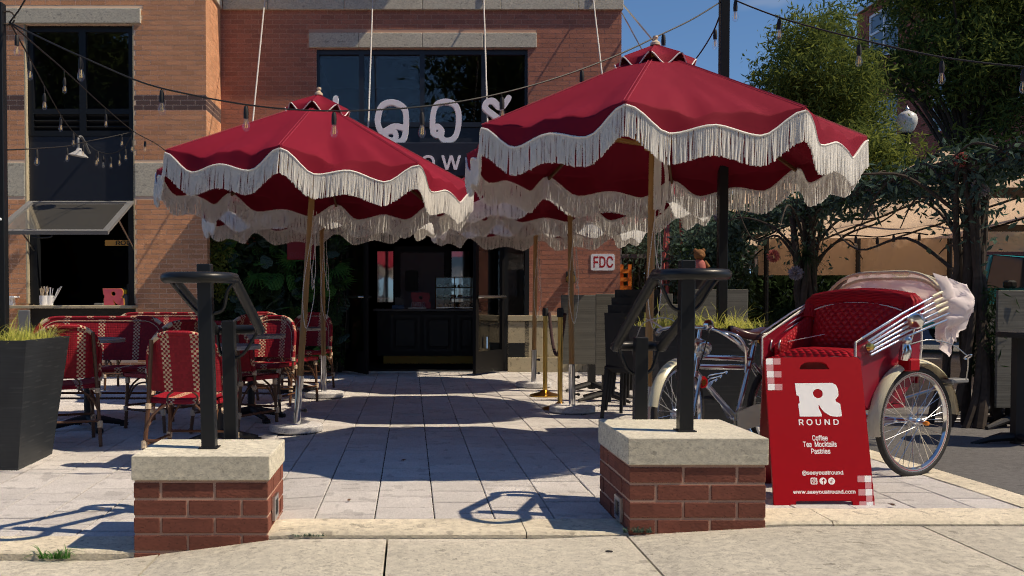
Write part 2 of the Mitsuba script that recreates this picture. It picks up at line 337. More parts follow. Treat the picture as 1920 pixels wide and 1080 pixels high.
def slab(x0, x1, y0, y1, skew=0.0):
    nx, ny = max(2, int((x1 - x0) / 0.12)), max(2, int((y1 - y0) / 0.12))
    u, v = np.meshgrid(np.linspace(0, 1, nx + 1), np.linspace(0, 1, ny + 1), indexing='ij')
    Y = y0 + (y1 - y0) * v; X = x0 + 0.005 + (x1 - x0 - 0.010) * u + skew * (YF - Y)
    e = np.minimum(np.minimum(u * (x1 - x0), (1 - u) * (x1 - x0)), np.minimum(v, 1 - v) * (y1 - y0))
    Z = sz(X) - 0.012 * np.clip((0.02 - e) / 0.02, 0, 1)
    m = MB(); m.grid(np.stack([X, Y, Z], -1))
    for P in (np.stack([X[0], Y[0], Z[0]], -1), np.stack([X[-1], Y[-1], Z[-1]], -1)): m.grid(np.stack([P, P - [0, 0, 0.1]], 0))
    return m
for a, b in zip(JX[:-1], JX[1:]):
    part(walk, 'slab', slab(a, b, 2.72, YF - 0.006), CONC, smooth=30)
    part(walk, 'slab', slab(a, b, 0.9, 2.71), CONC, smooth=30)
m = MB(); m.add([[-30, -3, -0.16], [30, -3, -0.16], [30, YF, -0.16], [-30, YF, -0.16]], [[0, 1, 2, 3]]); part(walk, 'bed', m, JOINT)
# tan edging and the asphalt court to the right
m = sheet(XR, 3.12, YB + 0.002, 16, 0.004, 3, 20, 0.15); struct('edging', m, KERB)
m = sheet(3.12, 30, YB + 0.002, 40, -0.004, 20, 20); struct('court', m, ASPH)
m = MB()
for y in (8.3, 8.5): m.add([[3.2, y, 0.012], [9, y + 0.1, 0.012], [9, y + 0.16, 0.012], [3.2, y + 0.05, 0.012]], [[0, 1, 2, 3]])
part('court', 'line', m, WHITE)

# ---------------------------------------------------------------- brick work
def cut(x0, x1, holes):
    """what is left of the span x0..x1 after the holes"""
    out = [(x0, x1)]
    for a, b in holes: out = [q for s, e in out for q in ((s, min(e, a)), (max(s, b), e)) if q[1] - q[0] > 0.02]
    return out
def brick_rows(x0, x1, z0, z1, ch, bl, j, holes, shift=0.0):
    """rectangles (xa, xb, za, zb, row) of running bond, cut at openings (ax, bx, az, bz)"""
    out = []
    for r in range(int(math.floor(z0 / ch)), int(math.ceil(z1 / ch))):
        za, zb = max(z0, r * ch + j / 2), min(z1, (r + 1) * ch - j / 2)
        if zb - za < 0.012: continue
        hs = [(a - 0.0, b + 0.0) for a, b, c, d in holes if zb > c + 0.004 and za < d - 0.004]
        for s, e in cut(x0, x1, hs):
            k = math.floor(s / bl) - 1
            while k * bl < e:
                a, b = (k + 0.5 * (r % 2)) * bl + shift + j / 2, (k + 1 + 0.5 * (r % 2)) * bl + shift - j / 2
                a, b = max(a, s), min(b, e); k += 1
                if b - a > 0.025: out.append((a, b, za, zb, r))
    return out
def wall_boxes(m, x0, x1, z0, z1, y0, y1, holes):
    zs = sorted({z0, z1, *[min(max(z, z0), z1) for h in holes for z in h[2:]]})
    for za, zb in zip(zs[:-1], zs[1:]):
        hs = [(h[0], h[1]) for h in holes if h[2] < zb - 1e-6 and h[3] > za + 1e-6]
        for s, e in cut(x0, x1, hs): m.box(s, e, y0, y1, za, zb)
    return m

bld = thing('restaurant_building', 'red brick restaurant front with stone bands, dark windows and open double doors', 'building')
ZT = 7.2
# left wing: front at YW, its flank looks right at XE
XE, XW0 = -2.75, -9.0
WX0, WX1 = -5.20, -3.72
whole = [(WX0, WX1, 0.25, 4.75)]
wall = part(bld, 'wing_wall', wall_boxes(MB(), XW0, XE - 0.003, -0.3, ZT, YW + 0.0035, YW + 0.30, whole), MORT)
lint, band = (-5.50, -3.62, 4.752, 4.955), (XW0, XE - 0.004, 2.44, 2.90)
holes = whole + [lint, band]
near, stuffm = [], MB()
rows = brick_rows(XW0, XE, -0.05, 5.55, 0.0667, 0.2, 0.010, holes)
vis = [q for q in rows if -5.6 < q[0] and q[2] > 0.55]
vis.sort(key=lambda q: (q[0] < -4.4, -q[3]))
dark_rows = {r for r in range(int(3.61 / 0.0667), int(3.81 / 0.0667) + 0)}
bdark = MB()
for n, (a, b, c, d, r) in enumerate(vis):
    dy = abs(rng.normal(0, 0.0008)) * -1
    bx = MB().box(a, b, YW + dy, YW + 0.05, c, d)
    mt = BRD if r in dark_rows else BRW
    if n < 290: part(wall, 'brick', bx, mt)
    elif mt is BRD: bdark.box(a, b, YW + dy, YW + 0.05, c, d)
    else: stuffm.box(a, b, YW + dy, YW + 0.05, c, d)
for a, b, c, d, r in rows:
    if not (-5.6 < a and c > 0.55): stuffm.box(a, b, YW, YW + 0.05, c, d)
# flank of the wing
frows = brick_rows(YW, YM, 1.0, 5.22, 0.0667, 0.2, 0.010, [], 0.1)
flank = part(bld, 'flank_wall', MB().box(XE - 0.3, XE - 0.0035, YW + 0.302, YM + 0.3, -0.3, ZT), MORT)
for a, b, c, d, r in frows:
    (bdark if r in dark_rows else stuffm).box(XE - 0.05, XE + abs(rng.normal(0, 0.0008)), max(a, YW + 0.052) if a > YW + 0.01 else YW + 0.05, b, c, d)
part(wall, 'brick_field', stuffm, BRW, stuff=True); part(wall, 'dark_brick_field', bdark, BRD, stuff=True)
part(bld, 'stone_band', MB().box(XE - 0.1, XE + 0.035, YW + 0.0, YM - 0.052, 5.23, 5.95, 0.008), STONE)
part(bld, 'stone_band', MB().box(WX1 + 0.002, XE - 0.002, YW - 0.006, YW + 0.1, 2.445, 2.895, 0.005), STONE)
part(bld, 'stone_band', MB().box(XW0, WX0 - 0.002, YW - 0.006, YW + 0.1, 2.445, 2.895, 0.005), STONE)
part(bld, 'lintel', MB().box(lint[0], lint[1], YW - 0.045, YW + 0.12, lint[2] + 0.002, lint[3] - 0.002, 0.006), STONE, label='long pale stone lintel over the left wing window')
# pale reveals at the window sides
for s, x in ((1, WX0), (-1, WX1)):
    part(bld, 'reveal', MB().box(min(x, x + s * 0.018), max(x, x + s * 0.018), YW + 0.001, YW + 0.16, 1.0, 4.75), STONEP)
# main front
bands = [(XE + 0.04, 3.045, 5.23, ZT)]
mwin = (-1.365, 1.700, 2.55, 4.68); mlint = (-1.475, 1.825, 4.69, 4.905)
door = (-1.02, 1.395, 0.0, 2.55); pl_r = (1.40, 3.05, -0.1, 0.83); side_l = (1.36, 1.70, 0.19, 2.55); plant_l = (-2.72, -1.0, -0.05, 0.2)
mh = [mwin, door, side_l]
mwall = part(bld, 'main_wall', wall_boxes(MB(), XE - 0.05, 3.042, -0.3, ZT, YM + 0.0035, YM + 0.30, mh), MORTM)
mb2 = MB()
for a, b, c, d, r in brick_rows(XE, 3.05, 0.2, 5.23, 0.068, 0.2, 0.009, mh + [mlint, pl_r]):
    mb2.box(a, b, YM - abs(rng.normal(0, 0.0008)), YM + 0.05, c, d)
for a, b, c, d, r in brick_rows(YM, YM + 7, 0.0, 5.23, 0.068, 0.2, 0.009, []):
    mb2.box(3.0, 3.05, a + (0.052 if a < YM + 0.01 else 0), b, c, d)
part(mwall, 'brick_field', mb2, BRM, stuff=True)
part(bld, 'side_wall', MB().box(2.75, 3.04, YM + 0.302, YM + 7, -0.3, ZT), MORTM)
X = [-2.71, -2.06, -0.96, 0.17, 1.30, 2.42, 3.07]
for a, b in zip(X[:-1], X[1:]): part(bld, 'parapet_stone', MB().box(a + 0.003, b - 0.003, YM - 0.05, YM + 0.1, 5.232, 5.95, 0.006), STONE)
part(bld, 'parapet_stone', MB().box(2.95, 3.075, YM + 0.104, YM + 7, 5.232, 5.95, 0.006), STONE)
X = [mlint[0], -0.75, 0.165, 1.05, mlint[1]]
for a, b in zip(X[:-1], X[1:]): part(bld, 'lintel', MB().box(a + 0.003, b - 0.003, YM - 0.03, YM + 0.12, mlint[2] + 0.002, mlint[3] - 0.002, 0.006), STONE)
X = [1.405, 1.93, 2.5, 3.07]
for a, b in zip(X[:-1], X[1:]):
    part(bld, 'plinth_stone', MB().box(a + 0.003, b - 0.003, YM - 0.03, YM + 0.1, 0.215, 0.735, 0.006), STONEP)
    part(bld, 'plinth_stone', MB().box(a + 0.003, b - 0.003, YM - 0.07, YM + 0.1, -0.08, 0.21, 0.006), STONEP)
    part(bld, 'plinth_stone', MB().box(a + 0.003, b - 0.003, YM - 0.05, YM + 0.1, 0.739, 0.825, 0.006), STONEP)
for a, b in ((-2.72, -1.95), (-1.945, -1.06)): part(bld, 'plinth_stone', MB().box(a, b, YM - 0.07, YM + 0.1, -0.08, 0.2, 0.006), STONEP)
part(bld, 'roof', MB().box(XW0, 3.0, YM + 0.3, YM + 7, ZT - 0.2, ZT).box(XW0, XE - 0.3, YW + 0.3, YM + 0.3, ZT - 0.2, ZT), GREYP)
# upper window of the main front
YG = YM + 0.10
fr = MB()
mull = [-1.365, -0.715, 0.168, 1.065, 1.700]
for x in mull: fr.box(max(x - 0.035, -1.365), min(x + 0.035, 1.70), YG - 0.05, YG + 0.03, 2.55, 4.68)
for z in (3.60, 4.645, 3.30): fr.box(-1.33, 1.665, YG - 0.045, YG + 0.025, z - 0.035, z + 0.035)
win = part(bld, 'window', fr, NAVY, label='wide dark framed window above the doors')
for a, b in zip(mull[:-1], mull[1:]): part(win, 'pane', MB().box(a + 0.036, b - 0.036, YG - 0.004, YG + 0.004, 3.636, 4.61).mesh() if 0 else MB().add([[a + .036, YG, 3.636], [b - .036, YG, 3.636], [b - .036, YG, 4.61], [a + .036, YG, 4.61]], [[0, 1, 2, 3]]), GLASS)
part(bld, 'spandrel_panel', MB().box(-1.33, 1.665, YG - 0.01, YG + 0.02, 2.551, 3.264).box(-1.33, 1.665, YG - 0.015, YG + 0.02, 3.336, 3.564), NAVY)
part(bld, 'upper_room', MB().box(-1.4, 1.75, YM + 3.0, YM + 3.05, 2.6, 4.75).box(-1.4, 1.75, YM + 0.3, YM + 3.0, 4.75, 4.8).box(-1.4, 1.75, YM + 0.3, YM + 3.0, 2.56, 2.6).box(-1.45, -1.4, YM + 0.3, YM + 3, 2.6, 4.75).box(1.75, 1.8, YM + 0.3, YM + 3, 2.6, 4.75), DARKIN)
for px, py in ((721, 215), (848, 215)): part(bld, 'ceiling_lamp', MB().ball(W(px, py, YM + 2.2), 0.035), FILAMENT, smooth=True)
part(bld, 'balcony', MB().box(-2.2, 0.36, YM - 0.42, YM - 0.002, 6.22, 6.45, 0.01), STONE)
# entrance: canopy slab on tie rods, dark portal, doors, side light
can = part(bld, 'entrance_canopy', MB().box(-2.27, 2.1, 12.535, YM - 0.004, 2.62, 3.05, 0.01), NAVY)
for (xa, ya, xb, yb) in ((497, -6, 475, 218), (699, -6, 690, 252), (907, -6, 914, 225), (1112, -6, 1137, 210)):
    p, q = W(xa, ya, YM - 0.06), W(xb, yb, 12.65)
    q = p + (q - p) * ((p[2] - 3.05) / (p[2] - q[2]))
    part(bld, 'tie_rod', MB().tube([p, q], 0.0105, 8).obox(p, [0.05, 0.03, 0.12]), ROD, smooth=40)
part(bld, 'cable', MB().tube([W(1168, 8, YM + 0.3), W(1238, 92, YM - 0.6)], 0.012, 6).tube([W(1166, 24, YM + 0.3), W(1212, 108, YM - 0.6)], 0.010, 6), STEEL, smooth=40)
def glyph(path, w, closed=False): return LineString(path + ([path[0]] if closed else [])).buffer(w / 2, join_style=1)
def sp2(pts): return [tuple(q[:2]) for q in spline([[a, -b, 0] for a, b in pts], 6)]
YL = 12.65; SL = 1.0
def letter(shape_px, name='lettering', Y=YL, depth=0.09, mt=WHITE, lab=None):
    pts = affinity.affine_transform(shape_px, [1, 0, 0, 1, 0, 0]); m = MB()
    O = W(0, 0, Y); U = W(1, 0, Y) - O; V = -(W(0, 1, Y) - O); V[1] = 0
    part(can, name, m.poly(pts, O, U, V, -depth), mt, label=lab)
Z2 = lambda pts, ox, oy, k: [(ox + a / k, oy + b / k) for a, b in pts]
la = sp2(Z2([(1395, 330), (1440, 300), (1452, 210), (1440, 130), (1375, 95), (1315, 115), (1292, 180), (1296, 230), (1315, 262), (1340, 255), (1385, 232), (1440, 240)], 280, 160, 3))
lb = sp2(Z2([(1400, 318), (1340, 300), (1345, 265), (1385, 262), (1395, 295), (1370, 318)], 280, 160, 3))
letter(unary_union([glyph(la, 11), glyph(lb, 10)]), lab='looped white letter on the entrance canopy')
lo = sp2(Z2([(1405, 985), (1370, 1018), (1338, 985), (1370, 950), (1405, 985), (1400, 1030), (1440, 1058), (1500, 1035), (1528, 960), (1530, 850), (1500, 785), (1432, 762), (1365, 785), (1338, 860), (1336, 960)], 480, 0, 4))
letter(glyph(lo, 10.5), lab='looped oval white letter on the entrance canopy')
l5 = sp2(Z2([(1905, 735), (1865, 795), (1830, 795), (1790, 758), (1745, 765), (1728, 800), (1750, 830), (1800, 868), (1840, 905), (1850, 960), (1815, 1010), (1760, 1010)], 480, 0, 4))
letter(glyph(l5, 11)); letter(glyph(sp2([(631, 184), (629, 215), (634, 250), (655, 268), (676, 262)]), 10))
tm = meshkit.text_mesh('I N  T O W N', 0.172, 0.03, bold=True); v = np.array(tm.vertices); v[:, 0] *= 1.08
O = W(848, 318, 12.529); wO = v[:, 0].max() * 0.725
part(can, 'lettering', MB().add(np.stack([O[0] - wO - 0.06 + v[:, 0], np.full(len(v), 12.529) - v[:, 2], O[2] + v[:, 1]], 1), tm.faces), WHITE, label='white words IN TOWN on the canopy fascia')
dr_ = MB()
for a, b in ((-1.06, -0.96), (1.355, 1.42), (1.66, 1.72)): dr_.box(a, b, YM - 0.03, YM + 0.12, 0.0, 2.6)
dr_.box(-0.96, 1.355, YM - 0.03, YM + 0.12, 2.45, 2.6).box(1.42, 1.66, YM - 0.03, YM + 0.12, 2.45, 2.6).box(1.42, 1.66, YM - 0.04, YM + 0.12, 0.21, 0.42)
part(bld, 'door_frame', dr_, BLACK)
part(bld, 'side_light', MB().add([[1.42, YM + .04, .42], [1.66, YM + .04, .42], [1.66, YM + .04, 2.45], [1.42, YM + .04, 2.45]], [[0, 1, 2, 3]]), GLASS)
part(bld, 'side_room', MB().box(1.40, 1.72, YM + 0.5, YM + 0.52, 0, 2.6), DARKIN)
DOORB = mat('door_black', (0.007, 0.007, 0.008), 0.5, specular=0.15)
def door_leaf(hx, ang, w, name='door'):
    R = Rz(ang); o = np.array([hx, YM - 0.01, 0.03])
    def bx(m, u0, u1, d, z0, z1): return m.obox(o + R @ np.array([(u0 + u1) / 2, 0, (z0 + z1) / 2]), [u1 - u0, d, z1 - z0], R)
    m = MB(); bx(m, 0, 0.09, 0.045, 0, 2.38); bx(m, w - 0.09, w, 0.045, 0, 2.38); bx(m, 0.09, w - 0.09, 0.044, 0, 0.30); bx(m, 0.09, w - 0.09, 0.044, 2.28, 2.38)
    k = part(bld, name, m, DOORB, label='open black glazed door leaf')
    p = [o + R @ np.array(q) for q in ((0.09, 0, 0.30), (w - 0.09, 0, 0.30), (w - 0.09, 0, 2.28), (0.09, 0, 2.28))]
    part(k, 'pane', MB().add(p, [[0, 1, 2, 3]]), GLASS)
    m = MB()
    for s in (-1, 1): m.tube([o + R @ np.array([0.06, s * 0.03, 1.06]), o + R @ np.array([0.1, s * 0.08, 1.06]), o + R @ np.array([w - 0.1, s * 0.08, 1.06]), o + R @ np.array([w - 0.06, s * 0.03, 1.06])], 0.02, 8)
    part(k, 'push_bar', m, STEEL, smooth=40); return k, o, R
door_leaf(-0.95, math.radians(-68), 0.95); kd, o, R = door_leaf(1.35, math.radians(180 + 60), 0.95)
part(kd, 'sticker', MB().obox(o + R @ np.array([0.62, 0.035, 0.42]), [0.05, 0.004, 0.16], R), BLUEP)
struct('threshold', MB().box(-1.0, 1.4, YM - 0.12, YM + 0.3, -0.02, 0.018, 0.004), STEEL)
# room behind the doors
def room(m, x0, x1, y0, y1, z0, z1, t=0.05):
    return m.box(x0 - t, x0, y0, y1, z0, z1).box(x1, x1 + t, y0, y1, z0, z1).box(x0 - t, x1 + t, y1, y1 + t, z0, z1).box(x0 - t, x1 + t, y0, y1, z1, z1 + t).box(x0 - t, x1 + t, y0, y1, z0 - t, z0)
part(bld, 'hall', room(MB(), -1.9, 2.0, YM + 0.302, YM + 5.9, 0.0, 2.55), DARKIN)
YC = 16.1
cnt = thing('service_counter', 'black panelled service counter with yellow kick board inside the open doors', 'counter')
part(cnt, 'cabinet', MB().box(-0.55, 1.12, YC, YC + 0.7, 0.13, 0.86), BLACKM)
part(cnt, 'counter_top', MB().box(-0.62, 1.15, YC - 0.06, YC + 0.75, 0.862, 0.90, 0.006), GREYP)
part(cnt, 'kick_board', MB().box(-0.45, 1.10, YC + 0.03, YC + 0.6, 0.0, 0.128), YELLOW)
for a, b in ((-0.33, 0.15), (0.22, 0.70), (0.76, 1.08)):
    m = MB().box(a, a + 0.04, YC - 0.022, YC - 0.001, 0.2, 0.80).box(b - 0.04, b, YC - 0.022, YC - 0.001, 0.2, 0.80).box(a + 0.04, b - 0.04, YC - 0.022, YC - 0.001, 0.2, 0.24).box(a + 0.04, b - 0.04, YC - 0.022, YC - 0.001, 0.76, 0.80).box(a + 0.08, b - 0.08, YC - 0.014, YC - 0.001, 0.28, 0.72, 0.01)
    part(cnt, 'panel', m, BLACK)
sd = thing('swing_door', 'grey swing door with rounded dark window at the back of the hall', 'door')
part(sd, 'leaf', MB().box(-0.20, 0.66, YM + 5.06, YM + 5.065, 0.0, 1.98), mat('door_grey', (0.62, 0.58, 0.60), 0.5))
part(sd, 'port_window', MB().poly(sbox(-0.08, -0.16, 0.08, 0.16).buffer(0.05), [0.02, YM + 5.05, 1.42], [1, 0, 0], [0, 0, 1], -0.012), BLACK)
part(sd, 'frame', MB().box(-0.32, -0.205, YM + 5.02, YM + 5.16, 0, 2.1).box(0.665, 0.78, YM + 5.02, YM + 5.16, 0, 2.1).box(-0.205, 0.665, YM + 5.02, YM + 5.16, 1.985, 2.1), BLACK)
mir = mat('mirror', (0.55, 0.55, 0.55), 0.03, 1.0)
for a, b, w in ((-0.66, -0.34, 'left'), (0.80, 1.65, 'right')):
    solo('wall_mirror', MB().box(a, b, YM + 4.95, YM + 4.98, 1.0, 2.0, 0.004), mir, f'dark framed mirror {w} of the grey swing door reflecting the red umbrellas', 'mirror')
# the round-holed R of the shop
def r_logo():
    """the block letter R, about 1 high, from (0, 0)"""
    P = [(192, 212), (430, 212), (452, 226), (463, 255), (461, 300), (440, 326), (444, 340), (468, 352), (473, 435), (440, 440), (400, 434), (368, 412), (346, 385), (333, 355), (330, 358), (332, 385), (346, 420), (345, 437), (208, 437), (203, 352), (213, 348), (211, 300), (197, 294)]
    p = Polygon([((x - 192) / 228, (440 - y) / 228) for x, y in P]).buffer(0.012).buffer(-0.012)
    return p.difference(Point((333 - 192) / 228, (440 - 283) / 228).buffer(31 / 228))
RL = r_logo()
def r_sign(loc, h, label, mt=PINKP, d=0.03, rim=None):
    k = thing('letter_sign', label, 'sign')
    part(k, 'front', MB().poly(affinity.scale(RL, h, h, origin=(0, 0)), loc, [1, 0, 0], [0, 0, 1], -0.006), mt)
    part(k, 'body', MB().poly(affinity.scale(RL, h, h, origin=(0, 0)).buffer(0.004), np.array(loc) + [0, 0.0065, 0], [1, 0, 0], [0, 0, 1], -d), GOLDSIGN if rim else mt)
q = W(771, 578, YC + 0.1); r_sign([q[0], YC + 0.1, 0.905], 0.26, 'pink letter R sign standing on the counter inside the doors')
k = thing('napkin_box', 'blue and grey box standing at the left end of the inside counter', 'box'); q = W(735, 580, YC + 0.2)
part(k, 'tray', MB().box(q[0], q[0] + 0.2, YC + 0.1, YC + 0.3, 0.902, 0.96, 0.004), BLUEP); part(k, 'card', MB().box(q[0] + 0.05, q[0] + 0.19, YC + 0.2, YC + 0.22, 0.961, 1.09), GREYP)
k = thing('wire_basket', 'small white wire basket in front of the pink letter on the inside counter', 'basket'); q = W(765, 580, YC + 0.02)
m = MB()
for i in range(7): m.tube([[q[0] + 0.06 + i * 0.035, YC, 0.925], [q[0] + 0.06 + i * 0.035, YC, 1.0]], 0.004, 5)
for z in (0.93, 0.965, 1.0): m.tube([[q[0] + 0.06, YC, z], [q[0] + 0.28, YC, z]], 0.004, 5)
part(k, 'wires', m, WHITE); part(k, 'tray', MB().box(q[0], q[0] + 0.3, YC - 0.04, YC + 0.07, 0.902, 0.924, 0.004), WHITE)
k = thing('pastry_case', 'glass pastry case with brass rails at the right end of the inside counter', 'display case'); x0, x1 = W(817, 560, YC)[0], W(888, 560, YC)[0]
m = MB()
for x in (x0, (x0 + x1) / 2, x1): m.tube([[x, YC + 0.05, 0.90], [x, YC + 0.05, 1.42]], 0.008, 6)
for z in (1.42, 1.25, 1.08): m.tube([[x0, YC + 0.05, z], [x1, YC + 0.05, z]], 0.008, 6)
part(k, 'rails', m, BRASS, smooth=40); part(k, 'glass', MB().add([[x0, YC + .07, .9], [x1, YC + .07, .9], [x1, YC + .07, 1.42], [x0, YC + .07, 1.42]], [[0, 1, 2, 3]]), GLASS)
for z in (0.93, 1.085, 1.255):
    m = MB().box(x0, x1, YC + 0.1, YC + 0.4, z - 0.012, z)
    part(k, 'shelf', m, STEEL)
    m = MB()
    for i in range(5): m.lathe([(0, 0), (0.045, 0.003), (0.05, 0.02), (0.03, 0.045), (0, 0.05)], [x0 + 0.08 + i * 0.11, YC + 0.2, z + 0.002], n=10)
    part(k, 'pastries', m, mat('pastry', (0.35, 0.17, 0.05), 0.6) if 'm_pastry' not in scene else 'm_pastry', smooth=True)

# wing window: louvred light above, dark panel with lamp, serving hatch with raised glass flap
YP = YW + 0.12
fr = MB()
XM = -4.44
for x in (WX0 + 0.05, XM, WX1 - 0.05): fr.box(x - 0.045, x + 0.045, YP - 0.04, YP + 0.04, 3.27, 4.72)
for z in (4.705, 3.60, 3.305): fr.box(WX0 + 0.02, WX1 - 0.02, YP - 0.036, YP + 0.036, z - 0.035, z + 0.035)
ww = part(bld, 'window', fr, BLACK, label='tall dark window with louvres in the left wing')
for a, b in ((WX0 + 0.1, XM - 0.05), (XM + 0.05, WX1 - 0.1)):
    part(ww, 'pane', MB().add([[a, YP, 3.63], [b, YP, 3.63], [b, YP, 4.67], [a, YP, 4.67]], [[0, 1, 2, 3]]), GLASS)
    m = MB().box(a, b, YP + 0.05, YP + 0.06, 3.3, 3.6)
    for i in range(3):
        zc = 3.37 + i * 0.085
        m.obox([(a + b) / 2, YP, zc], [b - a, 0.075, 0.012], np.array([[1, 0, 0], [0, math.cos(-.7), -math.sin(-.7)], [0, math.sin(-.7), math.cos(-.7)]]))
    part(ww, 'louvre', m, BLACK)
part(bld, 'wing_upper_room', MB().box(WX0, WX1, YW + 1.5, YW + 1.55, 3.2, 4.8).box(WX0, WX1, YW + 0.3, YW + 1.5, 4.8, 4.85).box(WX0 - .05, WX0, YW + 0.3, YW + 1.5, 3.2, 4.8).box(WX1, WX1 + .05, YW + 0.3, YW + 1.5, 3.2, 4.8), DARKIN)
part(bld, 'dark_panel', MB().box(WX0 + 0.02, WX1 - 0.02, YP - 0.02, YP + 0.16, 2.40, 3.268), NAVY)
for a_ in (WX0 + 0.019, WX1 - 0.12): part(bld, 'hatch_jamb', MB().box(a_, a_ + 0.101, YP - 0.03, YP + 0.1, 0.98, 2.398), BLACK)
part(bld, 'hatch_apron', MB().box(WX0 + 0.02, WX1 - 0.02, YP - 0.02, YP + 0.1, 0.26, 0.93), BLACKM)
sill = part(bld, 'serving_sill', MB().box(WX0 - 0.12, WX1 + 0.03, YW - 0.28, YP + 0.3, 0.935, 0.975, 0.006), STONEP)
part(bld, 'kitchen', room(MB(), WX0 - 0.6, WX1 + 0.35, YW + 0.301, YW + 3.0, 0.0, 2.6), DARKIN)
# flap
fl0, fl1 = W(53, 379, YW - 0.02), W(251, 379, YW - 0.02)
dn = np.array([0, -1.15, -0.49])
x0, x1, yt, zt = fl0[0], fl1[0], YW - 0.02, fl0[2]
ud = nrm(dn); L = np.linalg.norm(dn); R = axes([1, 0, 0], ud, np.cross([1, 0, 0], ud))
def fb_(m, a0, a1, s0, s1, t=0.035): return m.obox(np.array([(a0 + a1) / 2, yt, zt]) + ud * (s0 + s1) / 2, [a1 - a0, s1 - s0, t], R)
m = MB(); fb_(m, x0, x1, 0, 0.05); fb_(m, x0, x1, L - 0.06, L, 0.05); fb_(m, x0, x0 + 0.08, 0.05, L - 0.06); fb_(m, x1 - 0.08, x1, 0.05, L - 0.06)
flap = part(bld, 'hatch_flap', m, GREYP, label='raised glass flap over the serving hatch')
part(flap, 'pane', MB().add([np.array([a, yt, zt]) + ud * s for a, s in ((x0 + .08, .05), (x1 - .08, .05), (x1 - .08, L - .06), (x0 + .08, L - .06))], [[0, 1, 2, 3]]), 'm_dusty')
part(flap, 'handle', MB().tube(spline([np.array([-4.55, yt, zt]) + ud * (L - .02) + [dx, 0, dz] for dx, dz in ((-.12, 0), (-.11, -.06), (.11, -.06), (.12, 0))], 4), 0.01, 6), BLACK)
for x in (x0 + 0.03, x1 - 0.03):
    part(flap, 'stay', MB().tube([np.array([x, yt, zt]) + ud * L * 0.55, [x, YP - 0.02, 1.72]], 0.012, 6), STEEL)
lamp = thing('wall_lamp', 'pale gooseneck wall lamp on the dark panel above the serving hatch', 'lamp')
c = W(147, 292, YW - 0.35)
part(lamp, 'shade', MB().lathe([(0.0, 0.10), (0.03, 0.10), (0.045, 0.06), (0.125, 0.0), (0.128, -0.006), (0.11, 0.0), (0.03, 0.05)], c, (0.15, 0, 1), 24), GREYL, smooth=40)
part(lamp, 'arm', MB().tube(spline([[c[0], c[1], c[2] + 0.09], [c[0], c[1], c[2] + 0.22], [c[0], c[1] + 0.15, c[2] + 0.26], [c[0], YP - 0.02, c[2] + 0.1]], 6), 0.018, 8), GREYP, smooth=True)
# things on the serving sill
zs = 0.976
q = W(193, 571, YW - 0.12); r_sign([q[0], YW - 0.12, zs], 0.225, 'pink letter R sign on the serving sill of the left hatch', rim=True)
for px, lab in ((81, 'white paper cup full of wooden stirrers at the left end of the sill'), (93, 'pale cup full of straws second from the left on the sill')):
    k = thing('straw_cup', lab, 'cup'); q = W(px, 568, YW - 0.1 + 0.06 * (px > 85)); q[2] = zs
    part(k, 'cup', MB().lathe([(0, 0), (0.045, 0), (0.052, 0.13), (0.05, 0.13), (0.043, 0.004), (0, 0.004)], q, n=16), WHITE, smooth=40)
    m = MB()
    for i in range(12):
        a = rng.normal(0, 0.025, 2); m.tube([q + [a[0] * .6, a[1] * .6, 0.02], q + [a[0] * 2.6, a[1] * 1.6, 0.22 + rng.uniform(0, .04)]], 0.004, 4)
    part(k, 'straws', m, BIND if px < 85 else WHITE)
k = thing('spray_bottle', 'clear spray bottle with yellow trigger beside the pink letter on the sill', 'bottle'); q = W(236, 572, YW + 0.1); q[2] = zs
part(k, 'bottle', MB().lathe([(0, 0), (0.035, 0), (0.035, 0.1), (0.015, 0.14), (0.015, 0.16)], q, n=12), GREYP, smooth=40)
part(k, 'trigger', MB().obox(q + [0, 0, 0.18], [0.03, 0.05, 0.06], None, 0.006), mat('yellow', (0.7, 0.5, 0.02), 0.5))
solo('card_reader', MB().box(-4.28, -4.16, YW - 0.02, YW + 0.1, zs, zs + 0.03, 0.006), GREYP, 'small grey card reader lying on the sill left of the pink letter', 'card reader')
k = thing('hanging_board', 'yellow board with dark lettering hanging in the right of the serving hatch', 'sign')
q0, q1 = W(197, 461, YW + 0.35), W(268, 450, YW + 0.35)
part(k, 'board', MB().box(q0[0], q1[0], YW + 0.345, YW + 0.36, q0[2], q1[2]), GOLDSIGN)
tm = meshkit.text_mesh('ROUND', 0.058, 0.003, bold=True); v = np.array(tm.vertices); v[:, 0] *= 1.35
part(k, 'lettering', MB().add(np.stack([W(216, 455, YW + 0.345)[0] + v[:, 0], YW + 0.344 - v[:, 2], q0[2] + 0.012 + v[:, 1]], 1), tm.faces), BLACKM)
k = thing('hatch_stool', 'dark grey plastic seat back showing below the serving sill', 'seat'); q = W(47, 600, YW - 0.7)
part(k, 'backrest', MB().box(q[0] - 0.1, q[0] + 0.06, q[1], q[1] + 0.03, 0.6, 0.92, 0.012), GREYP); part(k, 'leg', MB().tube([[q[0], q[1], 0.6], [q[0], q[1], 0.0]], 0.02), GREYP)
solo('white_tray', MB().box(-5.56, -5.28, YW - 0.2, YW - 0.02, 1.075, 1.10, 0.004).box(-5.5, -5.34, YW - 0.1, YW - 0.02, 0.976, 1.075), WHITE, 'white tray on a stand outside the left end of the serving hatch', 'tray')
for i in range(3):
    q = W(225 + i * 9, 560, YW + 1.6); k = thing('cup_stack', ['short', 'middle', 'tall'][i] + ' stack of pale cups in the dark hatch behind the letter', 'cups')
    part(k, 'cups', MB().lathe([(0, 0), (0.04, 0)] + [(0.04 + 0.006 * (j % 2), 0.02 * (j + 1)) for j in range(8 + 3 * i)] + [(0, 0.02 * (9 + 3 * i))], [q[0], q[1], 1.0], n=12), GREYP, smooth=40)
